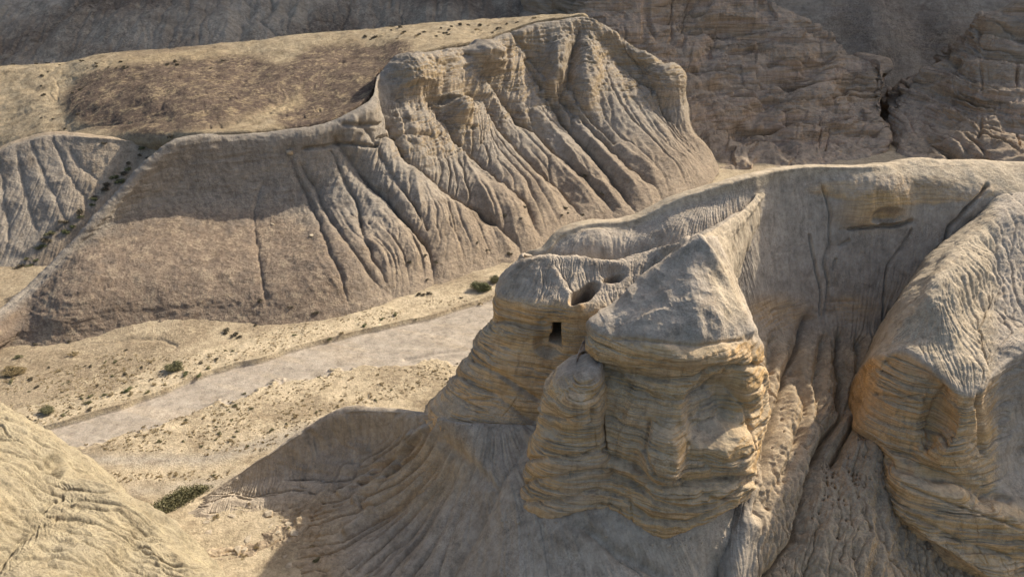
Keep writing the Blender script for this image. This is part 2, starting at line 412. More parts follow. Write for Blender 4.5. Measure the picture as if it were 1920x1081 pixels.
d1 = H.dist(gul[:4] + gul[5:6], 60); d = H.dist(gul[4:5] + gul[6:], 90)
env = env * sm(-.05, .25, H.r)
h = env * (2.5 * (1 - np.exp(-d / (13 * wob))) - 1.2 + .9 * (1 - np.exp(-d1 / (5 * wob))))
# rills running down the slope
U = np.stack([H.u, H.v * .1, 0 * H.u], -1)
warp = 3 * fbm(H.P, 18, 3, seed=2)
U[..., 0] += warp
cl = sm(520, 700, H.px) * sm(.05, .4, H.r)
h += env * (.55 * ridged(U, 5.5, 3, .55) + .3 * ridged(U, 2.2, 2, seed=4)) * (.3 + .7 * cl)
h += .8 * fbm(H.P, 14, 3, seed=3) * sm(-.1, .5, H.r)
H.disp(h)
# cliff band near the rim, east half
band = sm(690, 760, H.px) * sm(0, .15, H.r) * (1 - sm(1.7, 2.6, H.r))
hd = band * strata(H, .75, 5)
for (x, y, rx, ry, a) in [(1040, 120, 34, 75, 8), (1092, 150, 36, 90, 5), (905, 110, 40, 40, 30), (1240, 165, 45, 60, 30), (855, 215, 30, 40, 0), (770, 150, 60, 60, 0), (1035, 170, 22, 30, 20)]:
    hd += 3.6 * sm(0, .8, H.blob(x, y, rx, ry, a))
hd -= 2.0 * sm(0, .5, H.blob(845, 196, 45, 10, 5)) + 1.0 * np.exp(-(H.dist([[(700, 262), (760, 258), (800, 262)], [(640, 233), (700, 232)], [(570, 275), (640, 268), (700, 280)]], 20) / 3.5) ** 2)
H.disp(hd)
H.disp(.25 * fbm(H.P, 3.0, 4, .65, seed=81))
H.erode(.085, 45000, 300, 3, 5, env * (.06 + .94 * sm(600, 780, H.px)) * (1 - .55 * sm(2.6, 3.6, H.r)) * (1 - .6 * band_))
H.disp(.26 * fbm(H.P, 2.4, 4, .65, seed=8) + .22 * fbm(H.P, 1.5, 3, .7, seed=18, st_=(.3, .3, 2.0)) * (1 - .6 * cl))
H.mask[..., 0] = np.clip(band * (.5 + .5 * fbm(H.P, 16, 3)) + .15 * cl, 0, 1)
lowleft = sm(740, 480, H.px) * sm(1.6, 2.6, H.r) + .35 * sm(2.3, 3.2, H.r)
H.mask[..., 1] = np.clip(lowleft * .85 + .15, 0, .9) * (1 - .5 * cl * (1 - sm(2.0, 3.2, H.r)))
H.mask[..., 2] = np.clip(1.0 - .85 * sm(2, 3.4, H.r) * sm(500, 900, H.px) , 0, 1)
H.build('gullied_hillside', M_hill, 'large hillside cut by many long gullies rising on the far bank of the riverbed', 'hillside')

# plateau behind the rim
tb = [(-200, 360, 158), (-60, 345, 158), (100, 290, 158), (322, 268, 146), (430, 254, 140), (540, 245, 145), (620, 230, 149), (690, 190, 158), (715, 135, 174), (800, 100, 185), (880, 85, 195), (950, 63, 206), (1005, 46, 212), (1055, 40, 216), (1092, 35, 218)]
bk = [(-200, 130, 225), (-60, 127, 225), (60, 122, 225), (200, 102, 226), (370, 87, 228), (470, 76, 229), (600, 62, 230), (700, 54, 230), (800, 44, 231), (880, 39, 232), (940, 35, 233), (990, 33, 234), (1030, 31, 234), (1065, 29, 234), (1095, 28, 233)]
rows = [bk]
for f, dz in ((.25, 0), (.5, 0), (.75, 0), (1, 0)):
    rows.append([(b[0] * (1 - f) + t[0] * f, b[1] * (1 - f) + t[1] * f, 1 / ((1 - f) / b[2] + f / t[2])) for b, t in zip(bk, tb)])
T = Patch(rows, back=[(0, 6, -1.5), (0, 15, -12), (0, 30, -20)], front=[(0, .6, -1.2), (0, 2, -10)], right=[(3, 6, -4)], step=1.1)
dr = T.dist([[(700, 95), (560, 170), (480, 205), (330, 250)], [(480, 130), (420, 180), (330, 245)], [(120, 130), (110, 190), (120, 250)]], 120)
h = 2.4 * fbm(T.P, 45, 3, seed=31) * sm(0, 1.2, T.r) + .7 * fbm(T.P, 9, 3, seed=33) - .8 * np.exp(-(dr / 26) ** 2)
h += 1.0 * sm(0, 1, T.blob(290, 165, 190, 90, 0))
T.disp(h * sm(4.0, 3.4, T.r)); T.erode(.045, 16000, 160, 2, 8, sm(3.9, 3.4, T.r)); T.disp(.25 * fbm(T.P, 2.5, 4, .6, seed=36) + .3 * ridged(T.P, 6, 3, seed=37) * sm(3.9, 3, T.r))
dark = np.clip(sm(0, .35, T.blob(330, 170, 240, 95, -5)) + sm(0, .3, T.blob(620, 165, 130, 95, -25)) + sm(0, .4, T.blob(700, 120, 90, 40, -20)), 0, 1)
T.mask[..., 1] = np.clip(dark * 1.6 + .3 * fbm(T.P, 8, 3, seed=38), 0, 1) * (1 - .9 * np.exp(-(T.dist([[(0, 150), (200, 118), (600, 75), (1000, 45)], [(330, 258), (480, 215), (560, 180)]], 80) / 13) ** 2))
T.mask[..., 2] = .25 * (1 - dark)
M_plat = rock_mat('plateau_gravel', (0.47, 0.365, 0.225), (0.36, 0.32, 0.26), (0.36, 0.27, 0.16), (0.165, 0.122, 0.095), sc=0.45, bump=1.0, speck=0.45)
T.build('plateau', M_plat, 'stony plateau on top of the gullied hill, yellow along its back edge and dark brown in the middle', 'plateau')

# knoll on the far left
kt = [(-140, 345, 140), (-40, 300, 145), (20, 272, 148), (65, 256, 150), (110, 249, 151), (170, 254, 151), (230, 262, 151), (300, 270, 150), (360, 272, 150)]
kf = [(-140, 640, 112), (0, 590, 116), (60, 540, 122), (120, 480, 128), (170, 425, 134), (220, 380, 139), (270, 335, 144), (330, 300, 147), (400, 300, 149)]
rows = [kt] + [[(a[0] * (1 - f) + b[0] * f, a[1] * (1 - f) + b[1] * f, a[2] * (1 - f) + b[2] * f) for a, b in zip(kt, kf)] for f in (.12, .4, .7, 1)]
K = Patch(rows, back=[(0, 5, -1.5), (0, 14, -8)], front=[(1, -2, -3)], left=[(-8, 0, 0)], right=[(6, 2, -3)], step=1.0)
gk = [[(60, 270), (85, 330), (110, 380), (125, 420)], [(100, 262), (125, 320), (160, 370), (170, 400)], [(130, 280), (150, 310), (190, 345)], [(0, 300), (10, 380), (20, 450)], [(35, 290), (45, 350), (70, 430)]]
dk = K.dist(gk, 60)
K.disp(sm(0, .4, K.r) * (.35 * (1 - np.exp(-dk / 5)) + .4 * ridged(K.P, 7, 3, seed=41)) + .9 * fbm(K.P, 14, 3, seed=42))
K.erode(.03, 12000, 160, 2, 6, sm(0, .4, K.r))
K.disp(.2 * fbm(K.P, 2, 4, .6, seed=43))
K.mask[..., 2] = .8 * sm(.0, .3, K.r) * (1 - .8 * sm(3, 4, K.r)) * sm(240, 90, K.px)
K.mask[..., 1] = .15 + .4 * sm(3.3, 4, K.r)
K.build('knoll', M_hill, 'rounded pale knoll at the left edge beyond the bushy side valley', 'knoll')

# ------------------------------------------------------------------ mountains and canyon
def mountain():
    xs = np.concatenate([np.linspace(-700, -330, 40, endpoint=False), np.linspace(-330, 90, 900, endpoint=False), np.linspace(90, 520, 120)]); ys = np.concatenate([np.linspace(240, 400, 420, endpoint=False), np.linspace(400, 900, 80)])
    Yg, X = np.meshgrid(ys[::-1], xs, indexing='ij')
    P = np.stack([X, Yg, 0 * X], -1)
    foot = 262 + 10 * vn(X / 60, 0 * X, 0 * X + 3)
    t = np.clip(Yg - foot, 0, None)
    z = -44 + t * .42 + 185 * sm(75, 190, t)
    z = z - 30 * sm(15, 60, X) * (1 - sm(260, 330, Yg))       # canyon
    z += 9 * ridged(P, 60, 5, .55, st_=(1, .4, 1)) * sm(0, 30, t) + 3.5 * fbm(P, 25, 6, .62)
    P[..., 2] = z + .8 * fbm(P, 7, 4, .65, seed=4)
    p = Patch.__new__(Patch); p.P = P; p.N = np.zeros(P.shape); p.N[..., 2] = 1
    p.erode(.13, 30000, 250, 2, 12, 1.0); P = p.P
    mk = np.zeros(P.shape); mk[..., 2] = .6 + .6 * fbm(P, 40, 4, seed=3); mk[..., 1] = np.clip(.35 + 1.3 * fbm(P, 24, 4, seed=5), 0, 1); mk[..., 0] = .7 * sm(20, 60, X)
    grid_mesh('mountain', P, mk, M_mount, 'shaded mountain slope rising beyond the plateau at the top of the view', 'mountain')
mountain()

def farcliff(name, top, foot, label, seed, n=6, back=((2, 8, -3), (4, 24, -12)), left=(), right=((2, 8, 0), (-2, 20, 0)), amp=2.2, marks=None, fr=None):
    fr = fr or [0, .1, .25, .45, .7, 1]
    rows = [[(a[0] * (1 - f) + b[0] * f, a[1] * (1 - f) + b[1] * f, a[2] * (1 - f) + b[2] * f) for a, b in zip(top, foot)] for f in fr]
    p = Patch(rows, back=back, front=[(0, 0, -8)], left=left, right=right, step=1.1)
    Q = p.P * np.array([1, 1, .35])
    p.disp(3.6 * fbm(Q, 45, 3, .5, seed=seed) + .5 * fbm(Q, 12, 3, seed=seed + 2))
    p.disp(strata(p, amp * .42, seed, 1.4, 5.0) + strata(p, amp * .22, seed + 9, .8, 2.2))
    if marks: marks(p)
    p.erode(.045, 22000, 220, 2, seed, 1.0)
    p.disp(.22 * fbm(p.P, 3.5, 4, .6, seed=seed + 5))
    p.mask[..., 0] = np.clip(.95 + .5 * fbm(p.P, 25, 3, seed=seed + 7), 0, 1)
    p.mask[..., 2] = np.clip(.6 + .6 * fbm(p.P, 18, 3, seed=seed + 9), 0, 1)
    p.mask[..., 1] = .25
    p.build(name, M_far, label, 'cliff')
    return p

def mk_mid(p):
    d = p.dist([[(1545, 100), (1500, 150), (1440, 195), (1390, 245)], [(1360, 60), (1330, 100), (1310, 130)], [(1440, 230), (1480, 275)], [(1280, 130), (1290, 200), (1340, 290)]], 60)
    p.disp(-3.0 * np.exp(-(d / 18) ** 2))
    l = p.dist([[(1380, 175), (1480, 185), (1560, 205), (1640, 225)], [(1500, 232), (1580, 250), (1640, 258)], [(1260, 120), (1420, 135)]], 40)
    p.disp(-1.8 * np.exp(-(l / 5) ** 2))
farcliff('canyon_cliff',
    [(1085, -160, 300), (1150, -160, 300), (1230, -150, 300), (1320, -110, 295), (1390, -50, 285), (1445, 0, 275), (1520, 38, 268), (1600, 95, 258), (1645, 112, 252), (1664, 125, 249)],
    [(1100, 120, 232), (1190, 150, 222), (1270, 230, 205), (1330, 330, 190), (1390, 350, 188), (1450, 350, 190), (1520, 345, 192), (1580, 340, 196), (1630, 320, 205), (1655, 290, 214)],
    'broad layered brown cliff filling the canyon side behind the near ridge', 51, marks=mk_mid, left=((-6, 10, -1), (-22, 40, -6), (-45, 80, -20)))
farcliff('canyon_wall',
    [(1380, -190, 360), (1450, -180, 362), (1530, -170, 364), (1620, -160, 366), (1710, -150, 368), (1790, -150, 366), (1860, -150, 362), (1960, -150, 350)],
    [(1400, 240, 300), (1460, 250, 302), (1530, 260, 304), (1620, 270, 306), (1700, 280, 305), (1770, 280, 300), (1850, 270, 296), (1950, 260, 290)],
    'dark stepped rock wall at the back of the canyon, highest on the right', 61, amp=3.5,
    fr=[0, .25, .5, .56, .75, 1])
farcliff('canyon_buttress',
    [(1655, 270, 224), (1664, 215, 240), (1672, 178, 246), (1695, 145, 250), (1745, 118, 250), (1788, 92, 250), (1802, 62, 252), (1832, 28, 252), (1885, 14, 250), (1950, 4, 248), (2050, -40, 245), (2200, -90, 240)],
    [(1610, 318, 205), (1625, 330, 200), (1645, 345, 195), (1680, 350, 188), (1730, 355, 184), (1780, 355, 180), (1820, 355, 178), (1860, 355, 176), (1900, 355, 174), (1960, 355, 172), (2060, 355, 170), (2200, 355, 168)],
    'brown rock buttress with a stepped skyline at the right side of the canyon', 71, back=((2, 8, -4), (6, 24, -10)), left=((2, 8, -1), (4, 20, -4)),
    fr=[0, .12, .3, .5, .75, 1])

# ------------------------------------------------------------------ near ridge and bowl
cols = [
 [(1022, 468, 71.8), (1020, 480, 71.2), (1015, 500, 70.6), (1005, 530, 70), (1000, 600, 69), (990, 650, 68), (980, 700, 67), (970, 760, 66)],
 [(1050, 438, 72.8), (1050, 450, 72.3), (1048, 478, 70.9), (1045, 525, 69.8), (1040, 600, 69), (1035, 650, 68), (1030, 700, 67), (1020, 760, 66)],
 [(1088, 420, 73.6), (1088, 431, 73), (1085, 458, 71.4), (1085, 520, 69.8), (1080, 600, 69), (1080, 650, 68), (1080, 700, 67), (1080, 760, 65)],
 [(1180, 411, 74.6), (1180, 423, 74), (1180, 455, 71.8), (1180, 520, 69.6), (1180, 600, 68), (1180, 650, 67), (1180, 700, 65), (1180, 760, 63)],
 [(1282, 366, 75.2), (1283, 380, 74.6), (1284, 420, 71.8), (1286, 480, 69), (1290, 560, 68), (1300, 620, 67), (1310, 720, 63), (1300, 850, 54)],
 [(1345, 348, 76), (1345, 362, 75.5), (1348, 405, 73), (1352, 480, 70.8), (1356, 580, 69), (1360, 690, 65), (1360, 800, 59.5), (1340, 980, 49.5)],
 [(1400, 331, 77.2), (1402, 346, 76.8), (1405, 400, 75.2), (1410, 490, 73.4), (1420, 610, 70.4), (1428, 750, 61.2), (1412, 900, 51.5), (1365, 1100, 44.5)],
 [(1455, 318, 79.8), (1457, 333, 79.4), (1460, 410, 77.9), (1465, 500, 75.9), (1475, 620, 72.8), (1475, 750, 62.8), (1450, 900, 52.8), (1400, 1100, 45)],
 [(1520, 311, 81.6), (1520, 323, 81.1), (1525, 400, 79.5), (1530, 500, 77.4), (1540, 620, 74.2), (1530, 750, 64.2), (1490, 900, 54), (1435, 1100, 45.7)],
 [(1640, 311, 83.2), (1640, 325, 82.5), (1638, 400, 80.8), (1635, 500, 78.6), (1615, 620, 75), (1580, 750, 65.4), (1540, 900, 55), (1500, 1100, 46)],
 [(1720, 299, 85.2), (1722, 331, 82.5), (1712, 400, 80.8), (1690, 500, 78.4), (1660, 620, 74.8), (1625, 750, 65.2), (1595, 900, 54.8), (1570, 1100, 45.6)],
 [(1800, 300, 85.5), (1808, 343, 81.8), (1770, 420, 79.9), (1730, 510, 77.4), (1685, 610, 74), (1655, 740, 64.8), (1640, 900, 55), (1630, 1100, 45.8)],
 [(1950, 306, 86), (1935, 365, 81.2), (1850, 450, 79.5), (1790, 540, 76.5), (1730, 620, 73), (1700, 750, 65), (1710, 900, 57.5), (1710, 1100, 48)],
 [(2150, 315, 84), (2120, 400, 79), (2100, 500, 75), (2050, 600, 71), (2000, 700, 67), (1950, 800, 63), (1900, 950, 56), (1850, 1120, 48)],
]
rows = [list(r) for r in zip(*cols)]
B = Patch(rows, back=[(-.4, 1.6, -.35), (-1.2, 5, -4), (-2, 9, -15), (-2, 14, -34)], front=[(0, -3, -4)], left=[(-1.2, 1, -.8), (-2.5, 4, -5), (-4, 7, -20)], right=[(20, 0, 0)], step=0.9)
vis = sm(.9, 1.3, B.r)
Ub = np.stack([B.u + 2.2 * fbm(B.P, 9, 3, seed=2), B.v * .12, 0 * B.u], -1)
low = sm(590, 680, B.py) * sm(1390, 1450, B.px)
Uc = np.stack([B.u + 3.5 * fbm(B.P, 6, 3, seed=5), B.v * .3, 0 * B.u], -1)
h = vis * (.3 * ridged(Ub, 6, 3, seed=6) * (.4 + low) + .5 * fbm(B.P, 7, 3, seed=3)) + low * (.35 * ridged(Uc, 3.2, 4, .6, seed=9) + .7 * fbm(B.P, 2.5, 5, .65, seed=12))
h += .25 * fbm(B.P, 4, 3, seed=4) * (1 - vis)
# alcove with its sill
yl = 428 - .13 * (B.px - 1585) + 2 * vn(B.px / 20, 0 * B.px, 0 * B.px)
h += 1.5 * sm(0, .8, B.blob(1640, 378, 100, 80, 0)) * sm(3, -2, B.py - yl) - 1.5 * sm(0, .8, B.blob(1655, 404, 42, 20, -6)) * (B.py < yl)
B.disp(h)
ck = [[(1850, 345), (1840, 365), (1810, 395), (1780, 425), (1773, 455), (1740, 490), (1710, 530), (1680, 570), (1672, 620), (1655, 670), (1625, 730)],
      [(1543, 350), (1555, 400), (1555, 455), (1543, 495), (1553, 530), (1545, 590)],
      [(1518, 440), (1528, 500), (1537, 540), (1538, 590)],
      [(1708, 412), (1690, 420), (1640, 425), (1592, 428)],
      [(1575, 460), (1592, 450)], [(1560, 505), (1567, 485)],
      [(1710, 430), (1695, 460), (1665, 500), (1657, 560), (1655, 600)],
      [(1577, 632), (1574, 670), (1582, 710), (1575, 780), (1545, 830), (1515, 900), (1500, 960), (1490, 1010), (1440, 1081)],
      [(1515, 600), (1500, 640), (1478, 690), (1455, 800), (1440, 900), (1420, 960)],
      [(1672, 600), (1668, 640), (1640, 720), (1600, 790), (1560, 860)]]
B.disp(crack(B, ck[3:4], 3.0, .8) + crack(B, ck[1:3] + ck[4:7], 2.6, .45) + crack(B, ck[0:1] + ck[7:10], 3.2, .9) + crack(B, ck[7:10], 14, 1.0) + crack(B, [[(1450, 640), (1440, 720), (1452, 800), (1420, 900)], [(1490, 690), (1510, 760), (1490, 850), (1440, 950)], [(1610, 640), (1612, 700), (1590, 770)], [(1545, 640), (1530, 700), (1535, 790)]], 9, .8))
B.erode(.04, 45000, 320, 3, 21, vis * (.35 + .5 * low))
B.disp(.5 * strata(B, .35, 15) * sm(0, .2, B.blob(1600, 610, 220, 60)) + .15 * fbm(B.P, 1.6, 4, .65, seed=16) + .06 * ridged(Ub, .8, 2, seed=19) * vis)
B.mask[..., 2] = np.clip(.35 + .65 * vis, 0, 1) * (1 - .75 * low)
B.mask[..., 1] = .4 * low
B.mask[..., 0] = np.clip(.55 * sm(0, .8, B.blob(1455, 585, 85, 50)) + .5 * sm(0, .8, B.blob(1600, 580, 70, 40)) + .6 * sm(0, .8, B.blob(1635, 395, 90, 55)) + .5 * sm(0, .2, B.blob(1700, 355, 200, 28)) + .35 * low, 0, 1)
B.build('ridge', M_spur, 'long near ridge with a lit crest above a shaded grey bowl and its gullied foot', 'ridge')

# ------------------------------------------------------------------ fan of slopes below the bluffs
rows = [
 [(380, 935, -60.8), (450, 890, -58.9), (510, 848, -56.9), (560, 811, -54.9), (610, 780, -53.0), (650, 764, -51.8), (700, 765, -51.2), (750, 770, -50.2), (800, 775, -49), (860, 790, -47), (960, 795, -46.5), (1050, 800, -46), (1150, 850, -45.5), (1300, 900, -46), (1420, 890, -48.5)],
 [(370, 960, -60.3), (450, 915, -59.6), (520, 890, -58.7), (580, 860, -57.7), (640, 830, -56.5), (690, 820, -55.2), (740, 820, -53.6), (790, 820, -51.5), (840, 830, -49.8), (890, 850, -48.6), (960, 860, -47.9), (1040, 880, -47.6), (1150, 920, -47.3), (1300, 970, -48.4), (1430, 950, -50.5)],
 [(370, 1000, -60.5), (450, 960, -60.2), (530, 950, -59.8), (600, 930, -59.3), (660, 910, -58.4), (720, 900, -57), (780, 900, -55.2), (830, 900, -53.4), (880, 910, -51.7), (930, 930, -50.3), (980, 960, -49.7), (1050, 975, -49.3), (1150, 985, -49.3), (1290, 1020, -50.2), (1430, 1020, -53)],
 [(350, 1081, -60.5), (450, 1050, -60.4), (540, 1040, -60.2), (620, 1020, -59.9), (680, 1010, -59.3), (740, 1010, -58.4), (800, 1010, -57), (850, 1020, -55.5), (900, 1030, -54), (950, 1050, -52.8), (1000, 1060, -52.2), (1070, 1060, -51.8), (1170, 1070, -52), (1300, 1081, -53), (1410, 1081, -56)],
 [(330, 1220, -60.8), (450, 1220, -60.7), (560, 1220, -60.5), (640, 1220, -60.3), (700, 1220, -60), (760, 1220, -59.6), (820, 1220, -58.8), (870, 1220, -57.8), (920, 1220, -56.8), (970, 1220, -56), (1020, 1220, -55.5), (1080, 1220, -55.3), (1180, 1220, -55.5), (1290, 1220, -56.5), (1380, 1220, -60)],
]
Fn = Patch(rows, back=[(-.05, .4, -.5), (-.4, 1.6, -3.0), (-1.2, 4, -11)], right=[(4, 0, -6)], left=[(-6, 0, -1)], step=0.9)
# radial coordinates about the bluff foot, so that the rills fan out from it
ax, ay = at(930, 740, -45)[:2]
ang = np.arctan2(Fn.P[..., 1] - ay, Fn.P[..., 0] - ax)
rad = np.hypot(Fn.P[..., 1] - ay, Fn.P[..., 0] - ax)
Ur = np.stack([np.unwrap(ang, axis=1) * 14 + .8 * fbm(Fn.P, 6, 3, seed=1), rad * .09, 0 * rad], -1)
west = sm(880, 760, Fn.px)
edge = sm(-.1, .35, Fn.r)
h = edge * ((.75 * ridged(Ur, 3.0, 3, .5, seed=3) + .42 * ridged(Ur, 1.1, 3, .6, seed=6)) * (.2 + .8 * west) + .2 * fbm(Fn.P, 8, 3, seed=8))
ribs = [[(795, 800), (740, 850), (690, 890), (640, 930)], [(775, 808), (745, 860), (710, 905), (670, 945)], [(625, 915), (580, 960), (560, 985)], [(700, 960), (650, 1000)]]
h += edge * .75 * np.exp(-(Fn.dist(ribs, 50) / 6) ** 2)
gl = [[(985, 835), (940, 900), (900, 980), (860, 1050), (830, 1100)], [(830, 830), (880, 870), (930, 920)], [(1090, 985), (1160, 1040), (1240, 1081)]]
h -= edge * .55 * np.exp(-(Fn.dist(gl, 60) / 12) ** 2)
h *= 1 - .5 * sm(3, 4, Fn.r)
Fn.disp(h)
Fn.erode(.04, 40000, 320, 3, 51, edge * (.35 + .65 * west))
flat = sm(680, 600, Fn.px) * sm(1.7, 2.4, Fn.r)
Fn.disp(.11 * fbm(Fn.P, 1.4, 4, .65, seed=9) + .10 * ridged(Ur, .5, 2, seed=12) * edge + flat * (.6 * fbm(Fn.P, 3, 4, .7, seed=14) + .25 * ridged(Fn.P, 1.3, 4, .65, seed=15)))
Fn.mask[..., 2] = (.75 - .75 * flat) * (1 - .6 * sm(0, .5, Fn.blob(780, 900, 150, 80, -30)))
Fn.mask[..., 0] = .25 * sm(0, .4, Fn.blob(780, 900, 150, 80, -30)) + .25 * flat
Fn.mask[..., 1] = .5 * flat * (.6 + .8 * fbm(Fn.P, 4, 3, seed=17)) + .1 * west
Fn.build('fan_slope', M_spur, 'smooth grey fan of slopes spreading from the foot of the bluffs to the valley floor', 'slope')

# ------------------------------------------------------------------ bluff with the cave
cols = [
 [(985, 483, 67), (952, 508, 66.5), (932, 540, 66.1), (923, 570, 65.8), (924, 597, 66.2), (900, 625, 66), (885, 665, 65.8), (835, 730, 65), (795, 778, 64)],
 [(1030, 476, 67.6), (1010, 505, 66), (1000, 545, 64.4), (985, 575, 63.5), (980, 603, 63.9), (968, 630, 63.3), (945, 680, 62.8), (905, 745, 62), (860, 806, 60.5)],
 [(1080, 478, 67.8), (1075, 508, 66.2), (1070, 548, 64), (1065, 580, 62.4), (1062, 612, 62.7), (1055, 640, 62), (1035, 695, 61.3), (1000, 760, 60.3), (950, 815, 59)],
 [(1155, 487, 67.6), (1155, 515, 66), (1152, 552, 64), (1150, 588, 61.9), (1143, 620, 62), (1135, 650, 61.6), (1115, 700, 61), (1080, 775, 60), (1040, 825, 58.8)],
 [(1220, 471, 69), (1222, 510, 66.5), (1222, 555, 64.4), (1215, 600, 62), (1212, 630, 62), (1208, 665, 61.8), (1190, 710, 61.3), (1160, 785, 60), (1120, 845, 58)],
 [(1285, 454, 65.5), (1290, 510, 65), (1290, 560, 64.8), (1290, 600, 64), (1290, 630, 64), (1290, 670, 63), (1280, 710, 62), (1250, 785, 60), (1220, 855, 58)],
 [(1345, 426, 68.5), (1340, 480, 68), (1340, 530, 67.5), (1350, 580, 68), (1350, 620, 67), (1350, 670, 66), (1345, 720, 64), (1340, 790, 61), (1330, 860, 58)],
 [(1393, 398, 75), (1380, 440, 74), (1368, 490, 73), (1362, 540, 71), (1360, 600, 70), (1360, 660, 67), (1360, 730, 64), (1350, 790, 61), (1350, 860, 58)],
]
rows = [list(r) for r in zip(*cols)]
W = Patch(rows, back=[(-.2, 1.2, -.5), (-.8, 3, -4), (-1, 5, -14), (-1, 7, -28)], front=[(0, 1, -5)], left=[(-.2, 1.6, -.4), (.8, 5, -2), (3, 9, -5)], right=[(1, 2, -3), (1.5, 4, -9)], step=0.7)
cliffm = sm(2.2, 3.0, W.r)
h = .35 * fbm(W.P, 6, 3, seed=3) + cliffm * (.35 * fbm(W.P * np.array([1, 1, .3]), 3, 3, seed=4))
h += -2.3 * sm(0, .5, W.blob(1096, 550, 38, 17, -35)) * 1.4 - .5 * sm(0, 1, W.blob(1104, 530, 46, 28, -45)) - 1.5 * sm(0, .7, W.blob(1153, 519, 28, 11, -12)) - .8 * sm(0, 1, W.blob(1150, 508, 34, 22, 0)) + .25 * np.exp(-(W.dist([[(1040, 505), (1058, 545), (1085, 575)]], 30) / 7) ** 2)
W.disp(h)
# the beds of the lower cliff dip to the right
zz = W.P[..., 2]
W.P[..., 2] += .0
W.disp(cliffm * strata(W, .45, 21, 1.2))
W.disp(crack(W, [[(925, 600), (960, 604), (1020, 612), (1045, 610)]], 4, .5) + crack(W, [[(850, 700), (930, 740), (1000, 790)], [(880, 670), (940, 700), (1010, 750)]], 5, .35))
W.disp(.06 * fbm(W.P, .9, 4, .6, seed=25) + (1 - cliffm) * (.16 * ridged(W.P, 1.8, 4, .6, seed=26) + .12 * fbm(W.P, 2.5, 4, .65, seed=27)))
W.erode(.035, 14000, 160, 2, 28, 1 - cliffm)
# scoop below the opening, then the cave itself cut straight back into the rock
W.disp(-1.1 * sm(0, .6, W.blob(1028, 645, 32, 30)))
X, Y_ = W.px, W.py
jx = 2.0 * vn(Y_ / 6, 0 * X, 0 * X) + 1.2 * vn(Y_ / 2.5, X / 3, 0 * X)
hole = sm(0, 2.2, X - (1026 - (Y_ < 622) * -3 + jx + 6 * sm(640, 610, Y_))) * sm(0, 2.2, (1053 + .6 * jx) - X) * sm(0, 2.2, Y_ - 605 - 3 * (X < 1036) - jx) * sm(0, 2.5, 650 - Y_ - .15 * (1052 - X))
hole *= (W.r > 3) * (W.r < 7.5)
W.P = W.P + hole[..., None] * np.array([0.6, 5.5, -.4])
W.mask[..., 0] = np.clip(cliffm * 1.15, 0, 1)
W.mask[..., 2] = 1 - .7 * cliffm
cave_bluff = W.build('cave_bluff', M_spur, 'rounded orange bluff at the ridge tip with a dark square cave opening in its face', 'bluff')
cave_bluff.name = 'bluff'

# ------------------------------------------------------------------ middle promontory
cols = [
 [(1292, 452, 58.2), (1262, 490, 57.3), (1200, 552, 55.8), (1135, 603, 54.4), (1110, 618, 54.2), (1101, 650, 53.6), (1108, 684, 53.9), (1080, 720, 53.5), (1060, 780, 52.5), (1040, 850, 51.3), (1030, 910, 50.3), (1020, 975, 49)],
 [(1300, 449, 57.8), (1278, 492, 56.4), (1230, 560, 54.2), (1180, 608, 53), (1155, 628, 52.6), (1148, 662, 51.6), (1155, 698, 52.2), (1140, 735, 51.8), (1130, 790, 51.1), (1120, 850, 50.2), (1110, 905, 49.5), (1105, 948, 48.8)],
 [(1307, 448, 57.6), (1295, 492, 55.9), (1262, 562, 53.4), (1230, 612, 51.8), (1215, 634, 51.4), (1210, 666, 50.5), (1212, 702, 51), (1205, 740, 50.7), (1198, 795, 50), (1190, 860, 49.2), (1180, 915, 48.5), (1172, 970, 47.8)],
 [(1313, 447, 57.6), (1310, 492, 55.8), (1298, 562, 53), (1285, 615, 51.2), (1280, 640, 50.7), (1278, 668, 49.9), (1278, 702, 50.4), (1262, 745, 49.9), (1255, 800, 49.0), (1250, 870, 48.0), (1245, 935, 47.3), (1240, 1010, 46.6)],
 [(1320, 447, 57.8), (1328, 492, 56.2), (1335, 560, 53.5), (1340, 610, 51.8), (1342, 636, 51.3), (1345, 665, 50.4), (1345, 700, 50.8), (1330, 745, 50.2), (1325, 800, 49.2), (1320, 870, 48.3), (1318, 930, 47.6), (1312, 988, 46.9)],
 [(1328, 447, 58.2), (1342, 492, 57.2), (1362, 555, 55), (1382, 605, 53.4), (1392, 630, 52.9), (1402, 662, 52.1), (1405, 705, 52.2), (1402, 745, 51.7), (1395, 800, 50.5), (1385, 860, 49.4), (1378, 910, 48.6), (1365, 952, 48)],
 [(1345, 446, 60.5), (1367, 492, 60), (1388, 555, 58.8), (1410, 618, 56.6), (1424, 648, 55.4), (1434, 690, 54.6), (1441, 722, 54.4), (1444, 745, 54), (1436, 795, 52.8), (1420, 855, 51.4), (1410, 895, 50.3), (1398, 932, 49.4)],
]
dy_ = [2.4, 2.2, 1.9, 1.6, 1.5, 1.4, 1.4, 1.2, .9, .5, .2, 0]
rows = [[(a, b, y + d) for a, b, y in r] for r, d in zip(zip(*cols), dy_)]
_a = at(1318, 447, 60.1)
Mb = Patch(rows, back=[tuple(at(*q) - _a + np.array([0, 0, dz])) for q, dz in (((1326, 441, 62.2), -.5), ((1335, 436, 65.5), -1.8), ((1345, 432, 68.5), -3))], front=[(0, 1.6, -.8), (0, 2.2, -7)], left=[(.1, 1.3, -.25), (.8, 4, -1.5), (2.5, 7, -4)], right=[(.2, 1.7, -.9), (.6, 4, -3.5), (.5, 8, -9)], step=0.7)
cm = sm(3.7, 4.9, Mb.r)
lip = np.exp(-((Mb.r - 4.6) / .7) ** 2)
